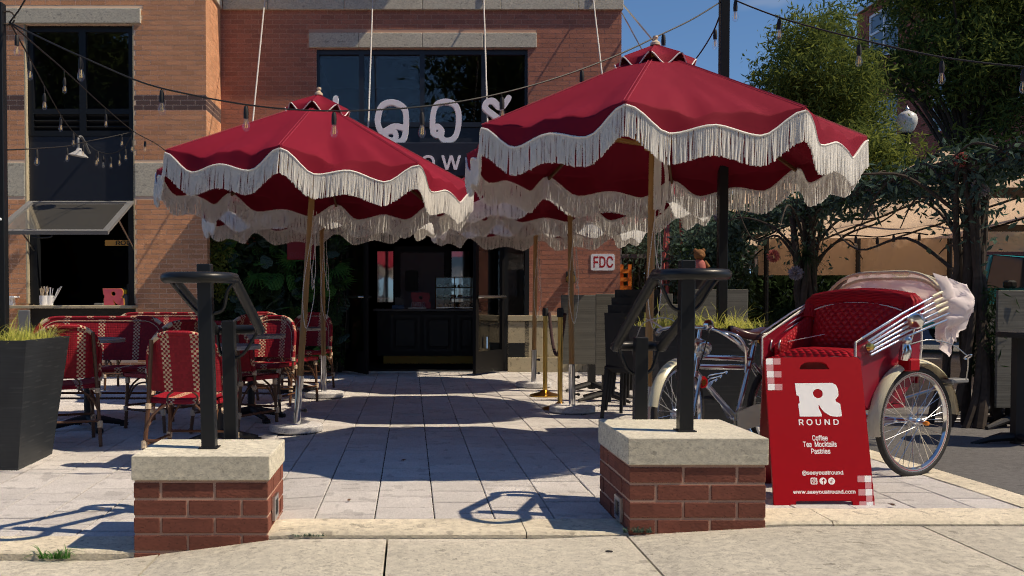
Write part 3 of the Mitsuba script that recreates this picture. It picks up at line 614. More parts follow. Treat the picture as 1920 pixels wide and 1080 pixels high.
part(bld, 'back_counter', MB().box(WX0 - 0.5, WX1 + 0.3, YW + 1.5, YW + 1.9, 0.0, 0.99), BLACKM)
# wall fittings to the right of the doors
fdc = thing('wall_sign', 'white plate with red letters FDC on the brick right of the doors', 'sign')
q0, q1 = W(1108, 507, YM - 0.02), W(1153, 476, YM - 0.02)
part(fdc, 'plate', MB().poly(sbox(q0[0] + .03, q0[2] + .03, q1[0] - .03, q1[2] - .03).buffer(0.03), [0, YM - 0.012, 0], [1, 0, 0], [0, 0, 1], -0.008), WHITE)
tm = meshkit.text_mesh('FDC', 0.155, 0.002, bold=True); v = np.array(tm.vertices); v[:, 0] *= (q1[0] - q0[0] - 0.05) / v[:, 0].max()
part(fdc, 'lettering', MB().add(np.stack([q0[0] + 0.025 + v[:, 0], YM - 0.0125 - v[:, 2], q0[2] + 0.045 + v[:, 1]], 1), tm.faces), mat('letter_red', (0.45, 0.01, 0.015), 0.4))
k = thing('hose_inlet', 'twin brass hose inlet on dark plate below the red lettered sign', 'inlet'); q = W(1070, 519, YM)
part(k, 'plate', MB().box(q[0] - 0.07, q[0] + 0.07, YM - 0.02, YM - 0.005, q[2] - 0.08, q[2] + 0.08, 0.004), BLACKM)
part(k, 'inlet', MB().lathe([(0.045, 0), (0.05, 0.06), (0.03, 0.06), (0.0, 0.05)], [q[0] - .03, YM - 0.02, q[2] - .03], (0, -1, 0), 12).lathe([(0.045, 0), (0.05, 0.06), (0.03, 0.06), (0.0, 0.05)], [q[0] + .03, YM - 0.02, q[2] - .03], (0, -1, 0), 12), BRASS, smooth=40)

# ---------------------------------------------------------------- brick piers with hand rails
YPR = 4.385
def pier(x0, x1, y1, ztop, capz, zb, lab, side):
    k = thing('brick_pier', lab, 'pier')
    y0 = YPR; C, BL, j = 0.0794, 0.242, 0.011
    zt = capz - 0.006
    part(k, 'core', MB().box(x0 + 0.004, x1 - 0.004, y0 + 0.004, y1 - 0.004, zb, capz - 0.001), MORTP)
    part(k, 'cap', MB().box(x0 - 0.008, x1 + 0.008, y0 - 0.008, y1 + 0.01, capz, ztop, 0.0035), STONE, label='cast stone cap')
    n = int((zt - zb) / C) + 1
    for r in range(n):
        b, a = zt - r * C - j / 2, zt - (r + 1) * C + j / 2
        odd = (r % 2) ^ (side < 0)
        cuts = [x0, x0 + BL * (0.5 if odd else 1.0)]
        while cuts[-1] + BL < x1 - 0.01: cuts.append(cuts[-1] + BL)
        cuts.append(x1)
        for s, e in zip(cuts[:-1], cuts[1:]):
            if e - s < 0.03: continue
            d = rng.normal(0, 0.0015)
            part(k, 'brick', MB().box(s + (0 if s == x0 else j / 2), e - (0 if e == x1 else j / 2), y0 + d, y0 + 0.09, a, b, 0.003), BRP)
            part(k, 'brick', MB().box(s + (0 if s == x0 else j / 2), e - (0 if e == x1 else j / 2), y1 - 0.09, y1, a, b), BRP)
        cy = [y0 + 0.091, y0 + (0.16 if odd else 0.24)]
        while cy[-1] + BL < y1 - 0.11: cy.append(cy[-1] + BL)
        cy.append(y1 - 0.091)
        for s, e in zip(cy[:-1], cy[1:]):
            if e - s < 0.03: continue
            d = rng.normal(0, 0.0015)
            part(k, 'brick', MB().box(x0 + d, x0 + 0.09, s + j / 2, e - j / 2, a, b, 0.003), BRP)
            part(k, 'brick', MB().box(x1 - 0.09, x1 + d, s + j / 2, e - j / 2, a, b, 0.003), BRP)
    return k
PIERL = pier(-1.244, -0.640, 4.90, 0.350, 0.240, -0.35, 'left brick pier with lower pale stone cap', -1)
PIERR = pier(0.982, 1.595, 5.07, 0.430, 0.309, -0.25, 'right brick pier with higher pale stone cap beside the red sandwich board', 1)
def step_light(k, x, s, yc, zc):
    m = MB()
    for a in (-1, 1): m.box(x, x + s * 0.014, yc + a * 0.05 - 0.011, yc + a * 0.05 + 0.011, zc - 0.055, zc + 0.055)
    for a in (-1, 1): m.box(x, x + s * 0.014, yc - 0.039, yc + 0.039, zc + a * 0.045 - 0.010, zc + a * 0.045 + 0.010)
    part(k, 'light_frame', m, STEEL)
    part(k, 'light_lens', MB().box(min(x, x + s * .006), max(x, x + s * .006), yc - 0.038, yc + 0.038, zc - 0.034, zc + 0.034), BLACKM)
step_light(PIERL, -0.639, 1, 4.56, 0.085); step_light(PIERR, 0.981, -1, 4.575, 0.075)
def rail(xu, xl, zt, p1, p2, lab, lean):
    k = thing('hand_rail', lab, 'hand rail')
    y1, y2 = 4.62, 5.10
    for (x, y, z0, z1) in ((p1[0], y1, p1[1], p1[2]), (p2[0], y2, p2[1], p2[2])):
        a = np.array([x, y, z0]); b = np.array([x + lean, y, z1]); R = axes(np.cross([0, 1, 0], b - a), [0, 1, 0], b - a)
        part(k, 'post', MB().obox((a + b) / 2, [0.066, 0.066, np.linalg.norm(b - a)], R, 0.004), BLACK)
        if z0 > 0.2: part(k, 'base_plate', MB().box(x - 0.045, x + 0.045, y - 0.045, y + 0.045, z0 + 0.0005, z0 + 0.006, 0.002), BLACK)
    w = 0.143; wl = 0.12; zl = p2[2] - 0.05
    pts = [[xu + w * math.cos(t), 4.50 + w * 0.9 * math.sin(t), zt] for t in np.linspace(math.pi, 2 * math.pi, 13)]
    pts += [[xu + w, 4.62, zt], [xu + w, 4.68, zt - 0.02], [xl + wl, 5.03, zl + 0.03], [xl + wl, 5.08, zl]]
    pts += [[xl + wl * math.cos(t), 5.12 + wl * 0.6 * math.sin(t), zl] for t in np.linspace(0, math.pi, 13)]
    pts += [[xl - wl, 5.08, zl], [xl - wl, 5.03, zl + 0.03], [xu - w, 4.68, zt - 0.02], [xu - w, 4.62, zt]]
    part(k, 'rail', MB().tube(spline(pts, 3, True), 0.0255, 12, True), BLACK, smooth=40)
    for s in (-1, 1):
        part(k, 'bracket', MB().tube(spline([[p1[0] + lean, y1, zt - 0.17], [p1[0] + s * 0.06, y1 + 0.01, zt - 0.15], [xu + s * (w - 0.03), y1, zt - 0.06], [xu + s * w, y1, zt - 0.02]], 5), 0.009, 6), BLACK, smooth=40)
        part(k, 'bracket', MB().tube(spline([[p2[0], y2, zl - 0.15], [p2[0] + s * 0.06, y2, zl - 0.12], [xl + s * (wl - 0.02), y2, zl - 0.02], [xl + s * wl, y2, zl + 0.02]], 5), 0.009, 6), BLACK, smooth=40)
q1, q1t, q2, q2t = W(393, 832, 4.62), W(384, 495, 4.62), W(436, 760, 5.1), W(434, 601, 5.1)
rail(W(371, 521, 4.5)[0], W(444, 640, 5.1)[0], W(370, 521, 4.5)[2], (q1[0], 0.351, q1t[2]), (q2[0], -0.06, q2t[2]), 'black looped hand rail on the left brick pier', q1t[0] - q1[0])
q1, q1t, q2, q2t = W(1284, 804, 4.62), W(1288, 488, 4.62), W(1199, 780, 5.1), W(1202, 632, 5.1)
rail(W(1301, 515, 4.5)[0], W(1198, 648, 5.1)[0], W(1300, 515, 4.5)[2], (q1[0], 0.431, q1t[2]), (q2[0], 0.0, q2t[2]), 'black looped hand rail on the right brick pier', q1t[0] - q1[0])

# ---------------------------------------------------------------- umbrellas
UR, ZR_, ZA = 1.292, 2.042, 2.670
def drop(t):
    t = np.asarray(t) % 1.0; k = [0, .25, .5, .75, 1.0]; v = [0.02, 0.165, 0.115, 0.165, 0.02]
    i = np.clip((t * 4).astype(int), 0, 3); u = t * 4 - i; u = u * u * (3 - 2 * u)
    return np.array(v)[i] * (1 - u) + np.array(v)[i + 1] * u
def umbrella_shapes(seed):
    r = np.random.default_rng(seed); out = {}
    ang = np.arange(8) * math.pi / 4
    C = np.stack([UR * np.cos(ang), UR * np.sin(ang), np.full(8, ZR_)], 1)
    apex = np.array([0, 0, ZA]); m = MB()
    NT, NS = 20, 14
    ts = np.linspace(0, 1, NT + 1)
    for i in range(8):
        a, b = C[i], C[(i + 1) % 8]; P = []
        for s in np.linspace(0.12, 1, NS):
            row = apex + (a - apex) * s + ((b - a) * s) * ts[:, None]
            mid = nrm((a + b) / 2 * [1, 1, 0])
            sag = np.sin(np.pi * ts) * s
            row[:, 2] -= 0.035 * sag * (0.4 + 0.6 * s)
            row -= mid * (0.03 * sag * s)[:, None]
            n = meshkit.fbm(np.stack([ts * 3 + i * 7 + seed, np.full(NT + 1, s * 2.5), np.zeros(NT + 1)], -1), 3)
            row[:, 2] += (n - 0.5) * 0.06 * sag * (0.5 + s)
            # pulls that run from the rib ends into the panel
            row[:, 2] += 0.022 * s ** 4 * np.sin(np.pi * ts) * (np.sin(ts * 13 + i) + 0.6 * np.sin(ts * 29 + 2 * i))
            P.append(row)
        edge = P[-1]
        out_d = nrm((a + b) / 2 * [1, 1, 0])
        D = drop(ts)
        wv = (0.012 * np.sin(ts * 4 * np.pi + 1.0) + 0.01 * np.sin(ts * 19 + i)) * np.sin(np.pi * ts)
        for s in (0.12, 0.35, 0.65, 1.0):
            q = edge.copy(); q[:, 2] = edge[:, 2] * 1 - D * s
            q[:, 2] += (ZR_ - edge[:, 2]) * s
            q += out_d * (0.004 * np.sin(np.pi * ts) + wv * s + 0.02 * np.sin(np.pi * ts) * s)[:, None]; P.append(q)
        m.grid(np.array(P), flip=True)
        if i == 0: hem = []
        hem.append(P[-1])
    out['canopy'] = (m, RED, 35); sm = MB()
    for i in range(8):
        for o in (-0.011, 0.011):
            d_ = np.array([-math.sin(ang[i]), math.cos(ang[i]), 0]) * o
            sm.tube([apex + (C[i] - apex) * t + d_ + [0, 0, 0.0035] for t in (0.1, 0.4, 0.7, 1.0)], 0.0022, 5)
    out['seam'] = (sm, SEAM, 40)
    # fringe: strands that hang from the scalloped hem, and the braid along it
    fr, br = MB(), MB()
    for i in range(8):
        h = hem[i]; L = np.concatenate([[0], np.cumsum(np.linalg.norm(np.diff(h, axis=0), axis=1))])
        od = nrm(h.mean(0) * [1, 1, 0]); n = int(L[-1] / 0.0060)
        for u in (np.arange(n) + 0.5) / n * L[-1]:
            u += r.normal(0, 0.0015); p = np.array([np.interp(u, L, h[:, c]) for c in range(3)]) + od * 0.003
            ln = 0.168 * (1 + r.normal(0, 0.016)) * (0.8 if r.random() < 0.02 else 1); sw = r.normal(0, 0.0042, 2); cv = r.normal(0, 0.003)
            rad = r.uniform(0.0034, 0.0046)
            side = np.cross(od, [0, 0, 1])
            pts = [p, p + [0, 0, -ln * 0.45] + side * (sw[0] * 0.4 + cv) + od * sw[1] * 0.4, p + [0, 0, -ln] + side * sw[0] + od * sw[1]]
            fr.tube(pts, [rad * 0.8, rad, rad * 0.9], 4, cap=False)
        br.tube(h + od * 0.005 + [0, 0, -0.002], 0.0065, 5, vs=1, cap=False)
    out['fringe'] = (fr, FRINGE, True); out['braid'] = (br, PIPING, 40)
    # vent cap with piped scallops
    v, pp = MB(), MB()
    for i in range(8):
        a0, a1 = ang[i], ang[i] + math.pi / 4; tt = np.linspace(0, 1, 11); P = []
        for s in np.linspace(0.1, 1, 6):
            A, B = np.array([math.cos(a0), math.sin(a0), 0]) * 0.245 * s, np.array([math.cos(a1), math.sin(a1), 0]) * 0.245 * s
            row = A + (B - A) * tt[:, None]; row[:, 2] = ZA + 0.055 - 0.11 * s - 0.03 * s * np.sin(np.pi * tt); P.append(row)
        q = P[-1].copy(); q[:, 2] -= 0.014 + 0.042 * 0.5 * (1 - np.cos(2 * np.pi * tt)) * (0.8 + 0.4 * r.random()); q += nrm(q.mean(0) * [1, 1, 0]) * 0.02; P.append(q)
        v.grid(np.array(P), flip=True); pp.tube(q, 0.005, 5, cap=False)
    out['vent'] = (v, RED, 35); out['vent_piping'] = (pp, PIPING, 40)
    out['finial'] = (MB().lathe([(0.0, ZA + 0.04), (0.034, ZA + 0.045), (0.032, ZA + 0.062), (0.013, ZA + 0.078), (0.012, ZA + 0.084), (0.019, ZA + 0.096), (0.016, ZA + 0.108), (0.0, ZA + 0.113)], n=16), BIND, 40)
    out['pole'] = (MB().tube([[0, 0, 0.44], [0, 0, ZA]], 0.026, 14), WOOD, 40)
    out['runner'] = (MB().lathe([(0.027, 2.02), (0.055, 2.02), (0.06, 2.10), (0.027, 2.12)], n=16), WOOD, 40); out['hub'] = (MB().lathe([(0.027, 2.50), (0.07, 2.50), (0.07, 2.58), (0.027, 2.60)], n=16), WOOD, 40)
    ribs = []
    for i in range(8):
        d = np.array([math.cos(ang[i]), math.sin(ang[i]), 0]); p, q = d * 0.06 + [0, 0, 2.57], C[i] * [0.985, 0.985, 1] - [0, 0, 0.012]
        R = axes(np.cross(q - p, [0, 0, 1]), q - p, np.cross(np.cross(q - p, [0, 0, 1]), q - p))
        m = MB().obox((p + q) / 2 - [0, 0, 0.028], [0.016, np.linalg.norm(q - p), 0.022], R); p2 = d * 0.06 + [0, 0, 2.06]; q2 = p + (q - p) * 0.55 - [0, 0, 0.04]
        R = axes(np.cross(q2 - p2, [0, 0, 1]), q2 - p2, np.cross(np.cross(q2 - p2, [0, 0, 1]), q2 - p2))
        ribs.append((m, RIBW, False)); out[f'strut{i}'] = (MB().obox((p2 + q2) / 2, [0.014, np.linalg.norm(q2 - p2), 0.02], R), WOOD, False)
    for i, x in enumerate(ribs): out[f'rib{i}'] = x
    rp = MB()
    for k, (a, l, w) in enumerate(((0.6, 0.42, 0.05), (2.2, 0.10, 0.03))):
        d = np.array([math.cos(a), math.sin(a), 0]) * 0.05; t = np.array([-d[1], d[0], 0]) / 0.05
        rp.tube(spline([d + [0, 0, 1.78], d * 1.1 + [0, 0, 1.5 - l * .3], d * 1.2 + t * w + [0, 0, 1.35 - l * .55], d * 1.2 + [0, 0, 1.25 - l], d * 1.2 - t * w + [0, 0, 1.35 - l * .55], d + [0, 0, 1.6]], 6), 0.003, 5)
    out['cord'] = (rp, PIPING, 40)
    return {k: (shape(a, b, c)) for k, (a, b, c) in out.items()}
UMB = [umbrella_shapes(3), umbrella_shapes(11)]
def umbrella(bx, by, lx, ly, rot, lab, kind, sc=1.0):
    k = thing('umbrella', lab, 'umbrella', 'fringed red umbrellas along the walkway')
    ax = nrm([lx, ly, 1.0]); u = nrm(np.cross([0, 1.0, 0], ax)); v = np.cross(ax, u)
    R = np.stack([u, v, ax], 1) @ Rz(rot); b = on_ground(bx, by)
    to = xf(b, R=R * 1.0, sc=sc)
    for n, d in UMB[kind].items(): part(k, n.rstrip('01234567'), d, None, to=to)
    part(k, 'sleeve', MB().tube([b + ax * 0.06, b + ax * 0.45], 0.031, 16), CHROME, smooth=40)
    for z in (0.17, 0.33): part(k, 'knob', MB().tube([b + ax * z, b + ax * z + [0.055, 0.0, 0]], 0.009, 8).ball(b + ax * z + [0.06, 0, 0], 0.016, 1), BLACKM, smooth=40)
    base = MB().lathe([(0.0, 0.008), (0.205, 0.008), (0.213, 0.016), (0.213, 0.055), (0.205, 0.064), (0.0, 0.064)], b, n=40)
    bk = part(k, 'base', base, GRAN, smooth=40)
    for a in (-1.1, 0.6, 2.4, 4.0): part(bk, 'foot', MB().box(b[0] + .16 * math.cos(a) - .03, b[0] + .16 * math.cos(a) + .03, b[1] + .16 * math.sin(a) - .03, b[1] + .16 * math.sin(a) + .03, b[2] + 0.0008, b[2] + 0.0075), BLACKM)
    return k, b, ax
umbrella(-0.916, 7.84, 0.064, 0.045, -1.647, 'nearest fringed red umbrella on the left, its cap in front of the brick wall', 0)
U2 = umbrella(1.560, 6.46, 0.024, 0.039, -1.927, 'largest and nearest fringed red umbrella, on the right of the walkway', 1)
umbrella(-0.93, 10.52, -0.012, 0.01, -1.62, 'farther fringed red umbrella on the left, mostly hidden behind the nearer one', 1)
umbrella(1.505, 9.12, -0.012, 0.01, -1.90, 'middle fringed red umbrella in the row on the right', 0)
umbrella(1.475, 11.75, 0.012, 0.01, -1.75, 'farthest fringed red umbrella of the row on the right, nearest the doors', 1)
part(U2[0], 'tie_strap', MB().grid(np.array([[U2[1] + U2[2] * z + [0.02 + o, -0.03 - 0.01 * abs(z - 1.8) * 3, 0] for o in (-0.02, 0.03)] for z in np.linspace(2.0, 1.62, 8)])).grid(np.array([[U2[1] + U2[2] * z + [0.06 + 0.03 * math.sin((2 - z) * 8) + o, -0.02, 0] for o in (-0.012, 0.014)] for z in np.linspace(2.0, 1.60, 8)])), PIPING, smooth=True)

# ---------------------------------------------------------------- bistro chairs, settees and tables
def rattan(w):
    """one bistro seat of width w: its pieces in local coordinates, facing +y"""
    out = []; ce = 0.0155; hw = w / 2
    zb, zt, rc = 0.50, 0.885, 0.20
    def arch(n=14):
        p = [[-hw, zb - 0.02], [-hw, zt - rc]]
        p += [[-hw + rc - rc * math.cos(t), zt - rc + rc * math.sin(t)] for t in np.linspace(0, math.pi / 2, n)][1:]
        p += [[x, zt] for x in np.linspace(-hw + rc, hw - rc, 8)][1:]
        p += [[hw - rc + rc * math.sin(t), zt - rc + rc * math.cos(t)] for t in np.linspace(0, math.pi / 2, n)][1:]
        return np.array(p + [[hw, zb - 0.02]])
    def bend(x, z):
        curve = 0.10 if w < 0.7 else 0.04
        y = -0.21 - 0.22 * (z - 0.46) + curve * (np.abs(x) / hw) ** 2.5 * (1.0 if w < 0.7 else 1)
        return np.stack([x, y, z], -1)
    A = arch(); P = bend(A[:, 0], A[:, 1])
    NZ, NX = 22, 28; P2, U2_ = [], []
    for z in np.linspace(zb, zt - 0.012, NZ):
        h = hw - 0.012
        if z > zt - rc: h -= rc - math.sqrt(max(rc ** 2 - (z - zt + rc) ** 2, 0))
        x = np.linspace(-h, h, NX); P2.append(bend(x, np.full(NX, z))); U2_.append(np.stack([x / ce + (1000 if w > .7 else 0), np.full(NX, z / ce)], -1))
    P2, U2_ = np.array(P2), np.array(U2_)
    m = MB().grid(P2 + [0, 0.006, 0], U2_, flip=True).grid(P2 - [0, 0.006, 0], U2_)
    out.append(('backrest', m, WEAVE, True, True))
    m = MB(); pr = spline(P, 2); m.tube(pr, 0.0165, 10); L = np.concatenate([[0], np.cumsum(np.linalg.norm(np.diff(pr, axis=0), axis=1))])
    m.u[0] = np.stack([np.repeat((L - L[-1] / 2) / ce, 10), np.tile(np.arange(10) * 0.6, len(pr))], -1)
    out.append(('back_rim', m, WEAVE, True, True))
    inner = bend(A[:, 0] * (1 - 0.035 / hw), A[:, 1] - 0.03 * (A[:, 1] > 0.6)); out.append(('rim_bead', MB().tube(spline(inner + [0, 0.012, 0], 2), 0.0035, 5), PIPING if w > 2 else BIND, 40, False))
    # seat
    NXs, prof = 16, [(0.215, 0.425), (0.228, 0.445), (0.222, 0.462), (0.20, 0.468), (0.0, 0.462), (-0.2, 0.464), (-0.222, 0.458), (-0.225, 0.43)]
    x = np.linspace(-hw + 0.005, hw - 0.005, NXs); Ls = np.concatenate([[0], np.cumsum(np.hypot(*np.diff(np.array(prof), axis=0).T))])
    Ps = np.array([[[xx * (1 - 0.12 * (y < 0) * (w < .7)), y, z - 0.01 * (1 - (xx / hw) ** 2)] for xx in x] for y, z in prof])
    Us = np.array([[[xx / ce, l / ce] for xx in x] for l in Ls])
    m = MB().grid(Ps, Us, flip=True)
    m.box(-hw + 0.02, hw - 0.02, -0.2, 0.2, 0.425, 0.44)
    m.u[-1] = np.zeros((8, 2)) + 0.5
    for s in (-1, 1): m.box(min(s * (hw - .008), s * (hw - .02)), max(s * (hw - .008), s * (hw - .02)), -0.2, 0.215, 0.425, 0.458); m.u[-1] = np.random.default_rng(1).random((8, 2)) * 3
    out.append(('seat', m, WEAVE, 30 if 0 else True, True))
    for s in (-1, 1):
        b0 = bend(np.array([s * (hw - 0.06)]), np.array([0.84]))[0] + [0, -0.02, 0]
        out.append(('leg', MB().tube([[s * (hw - 0.015), -0.31, 0.0], [s * (hw - 0.03), -0.245, 0.42], b0], 0.0145, 8), BAMBOO, 40, False))
        out.append(('leg', MB().tube([[s * (hw - 0.01), 0.20, 0.0], [s * (hw - 0.025), 0.185, 0.43]], 0.0145, 8), BAMBOO, 40, False))
        out.append(('arm_stay', MB().tube([[s * hw, P[0][1], 0.5], [s * (hw - 0.005), -0.10, 0.36]], 0.013, 8), BAMBOO, 40, False))
    st = MB()
    for s in (-1, 1):
        st.tube([[s * (hw - 0.015), -0.29, 0.16], [s * (hw - 0.015), 0.195, 0.16]], 0.010, 6)
        st.tube(spline([[s * (hw - 0.02), 0.19, 0.22], [s * (hw - 0.04), 0.1, 0.36], [s * (hw - 0.05), -0.1, 0.38], [s * (hw - 0.02), -0.27, 0.25]], 5), 0.008, 6)
    for y, z in ((-0.29, 0.19), (0.195, 0.19)):
        st.tube([[-hw + 0.02, y, z], [hw - 0.02, y, z]], 0.010, 6)
        for s in (-1, 1): st.tube(spline([[s * (hw - 0.02), y, 0.24], [s * (hw - 0.07), y, 0.35], [s * (hw - 0.15), y * 0.9, 0.42]], 5), 0.008, 6)
    for s in (-1, 1):  # twisted rods under the back
        st.tube(spline([[s * 0.06, -0.215, 0.505], [s * 0.10, -0.22, 0.47], [s * 0.09, -0.235, 0.40]], 5), 0.007, 6)
    out.append(('stretcher', st, BAMBOO, 40, False))
    for s in (-1, 1):
        for c, d, l in (([s * (hw - 0.017), -0.287, 0.165], [0, .15, 1], 0.055), ([s * (hw - 0.03), -0.247, 0.41], [0, .1, 1], 0.04), ([s * (hw - 0.025), 0.187, 0.40], [0, 0, 1], 0.05), ([s * (hw - 0.012), 0.197, 0.165], [0, 0, 1], 0.045), ([s * hw, P[0][1], 0.49], [0, 0, 1], 0.04), ([s * (hw - 0.005), -0.11, 0.37], [0, .5, -.6], 0.035)):
            d = nrm(d); c = np.array(c); n = 13; out.append(('binding', MB().tube([c + d * l * (i / n - .5) for i in range(n)], [0.0195 + 0.002 * (i % 2) for i in range(n)], 7), BIND, 40, False))
    for s in (-1, 1): out.append(('rim_binding', MB().tube(spline(pr[np.argmin(abs(pr[:, 0] - s * (hw - .09)) + 10 * (pr[:, 2] < .8)) + np.array([-3, 0, 3])], 3), 0.0185, 8), BIND, 40, False))
    return [(n, shape(a, b, c, d)) for n, a, b, c, d in out]
CHAIR, SETTEE = rattan(0.50), rattan(1.22)
def seat_set(kind, name, x, y, rz, lab, cat, grp):
    k = thing(name, lab, cat, grp); to = xf(on_ground(x, y), rz)
    for n, d in kind: part(k, n, d, None, to=to)
GC = 'red woven bistro chairs on the left of the forecourt'
PI = math.pi
seat_set(SETTEE, 'settee', -2.84, 8.74, PI, 'red woven settee with checked cream bands behind the nearest round table', 'settee', 'red woven settees')
seat_set(SETTEE, 'settee', -2.95, 11.56, PI, 'red woven settee standing under the serving hatch, farthest back', 'settee', 'red woven settees')
seat_set(CHAIR, 'bistro_chair', -2.62, 7.38, 0.42, 'red woven bistro chair in shade beside the black planter, its back to the walkway', 'chair', GC)
seat_set(CHAIR, 'bistro_chair', -1.46, 6.58, -0.10, 'nearest red woven bistro chair, seen from behind the left hand rail', 'chair', GC)
seat_set(CHAIR, 'bistro_chair', -1.40, 7.96, -0.5, 'shaded red woven bistro chair just right of the rear rail post', 'chair', GC)
seat_set(CHAIR, 'bistro_chair', -1.38, 9.20, PI - 0.25, 'red woven bistro chair facing the street behind the second table', 'chair', GC)
seat_set(CHAIR, 'bistro_chair', -1.27, 10.06, -0.45, 'red woven bistro chair seen from behind, just left of the near umbrella pole', 'chair', GC)
seat_set(CHAIR, 'bistro_chair', -1.21, 11.44, PI - 0.2, 'farthest red woven bistro chair, between the two left umbrella poles', 'chair', GC)
seat_set(CHAIR, 'bistro_chair', -2.05, 8.15, 0.9, 'red woven bistro chair in shade between the near settee and the rear rail post', 'chair', GC)
seat_set(CHAIR, 'bistro_chair', -1.75, 11.9, PI + .3, 'red woven bistro chair by the plant wall, behind the other chairs', 'chair', GC)
seat_set(CHAIR, 'bistro_chair', -1.95, 10.06, 1.3, 'red woven bistro chair deep in shade between settee and table', 'chair', GC)
def bistro_table(x, y, lab, zt=0.745):
    k = thing('bistro_table', lab, 'table', 'round bistro tables'); b = on_ground(x, y)
    part(k, 'tabletop', MB().lathe([(0, zt - 0.028), (0.29, zt - 0.028), (0.296, zt - 0.024), (0.296, zt - 0.003), (0.29, zt), (0, zt)], b, n=40), GREYP, smooth=30)
    part(k, 'table_edge', MB().lathe([(0.297, zt - 0.03), (0.303, zt - 0.027), (0.298, zt - 0.021), (0.304, zt - 0.015), (0.298, zt - 0.009), (0.303, zt - 0.003), (0.297, zt + 0.001)], b, n=40), ALU, smooth=40)
    part(k, 'pedestal', MB().tube([b + [0, 0, 0.05], b + [0, 0, zt - 0.03]], 0.032, 12), BLACKM, smooth=40)
    m = MB()
    for a in range(4):
        d = np.array([math.cos(a * PI / 2 + .6), math.sin(a * PI / 2 + .6), 0])
        m.tube([b + [0, 0, 0.09], b + d * 0.12 + [0, 0, 0.07], b + d * 0.30 + [0, 0, 0.03]], [0.035, 0.03, 0.02], 8).lathe([(0, 0.001), (0.035, 0.001), (0.035, 0.03), (0, 0.035)], b + d * 0.30, n=12)
    part(k, 'base', m, BLACKM, smooth=40)
bistro_table(-2.66, 8.07, 'round bistro table in front of the near settee')
bistro_table(-1.42, 7.30, 'round bistro table half hidden behind the left hand rail posts')
bistro_table(-1.40, 8.59, 'round bistro table between two chairs left of the near umbrella pole')
bistro_table(-1.22, 10.78, 'farthest round bistro table, between the two left umbrella poles')

# ---------------------------------------------------------------- planters with golden grass, light poles
def grass_tuft(c, n, rx, ry, h, bend, r):
    m = MB(); c = np.array(c)
    for _ in range(n):
        p = c + [r.uniform(-rx, rx), r.uniform(-ry, ry), 0]; a = r.uniform(0, 2 * PI); l = h * r.uniform(0.55, 1.15); k = bend * r.uniform(0.3, 1.2)
        d = np.array([math.cos(a), math.sin(a), 0]); w = r.uniform(0.003, 0.0058); s = np.array([-d[1], d[0], 0]) * w
        P = []
        for t in np.linspace(0, 1, 6):
            q = p + d * k * l * t ** 1.7 + [0, 0, l * (t - 0.55 * k * t ** 2.6)]; f = 1 - t * 0.9; P.append([q - s * f, q + s * f])
        m.grid(np.array(P))
    return m
def planter(c, wt, wb, h, z0, lab, r, tall):
    k = thing('planter', lab, 'planter'); c = np.array([c[0], c[1], z0])
    def ring(w, z): return [[c[0] + sx * w / 2, c[1] + sy * w / 2, c[2] + z] for sx, sy in ((-1, -1), (1, -1), (1, 1), (-1, 1))]
    v = ring(wb, 0) + ring(wt, h) + ring(wt - 0.06, h) + ring(wt - 0.08, h - 0.07); f = []
    for o in (0, 4, 8):
        for j in range(4): f.append([o + j, o + (j + 1) % 4, o + 4 + (j + 1) % 4, o + 4 + j])
    part(k, 'tub', MB().add(v, f), PLANT)
    part(k, 'soil', MB().add(ring(wt - 0.082, h - 0.065), [[0, 1, 2, 3]]), SOIL)
    g = thing('grass_clump', lab.replace('planter', 'planter') and ('golden grass clump growing in the ' + tall), 'grass')
    part(g, 'blades', grass_tuft(c + [0, 0, h - 0.06], 620, wt / 2 - 0.05, wt / 2 - 0.05, 0.20, 1.05, r), GRASS)
    part(g, 'tall_blades', grass_tuft(c + [0, 0, h - 0.06], 90, wt / 2 - 0.08, wt / 2 - 0.08, 0.32, 0.95, r), GRASS)
    part(g, 'green_blades', grass_tuft(c + [0, 0, h - 0.06], 220, wt / 2 - 0.1, wt / 2 - 0.1, 0.17, 0.8, r), GRASSG)
    return k
PX_ = -2.59 - 0.0
planter((-2.84, 6.62), 0.80, 0.60, 0.845, -0.055, 'big black tapered planter at the left edge, before the bistro chairs', np.random.default_rng(21), 'big left planter')
planter((2.17, 7.40), 0.88, 0.62, 0.84, 0.006, 'black tapered planter behind the rickshaw bicycle', np.random.default_rng(22), 'planter behind the rickshaw')
def pole(x, y, z0, z1, w, lab, lean=0.0):
    k = thing('light_pole', lab, 'pole'); R = axes([1, 0, -lean], [0, 1, 0], [lean, 0, 1])
    part(k, 'shaft', MB().obox([x, y, (z0 + z1) / 2], [w, w, z1 - z0], R, 0.004), BLACK)
    return k
p0 = W(3, 500, 6.578); lp = pole(p0[0], 6.578, 0.72, 3.02, 0.07, 'black square pole at the left edge carrying the string lights')
part(lp, 'button', MB().ball([p0[0] + 0.01, 6.541, W(8, 411, 6.532)[2]], 0.010, 2), WHITE, smooth=True)
p1 = W(1354, 500, 7.36); rp = pole(p1[0], 7.36, 0.78, 3.45, 0.066, 'tall black square pole rising from the planter behind the largest umbrella')
part(lp, 'hook', MB().tube([[p0[0] + 0.06 + 0.045 * math.cos(t), 6.578, W(18, 34, 6.578)[2] + 0.045 * math.sin(t)] for t in np.linspace(0, 6.0, 14)], 0.006, 6), BARK)

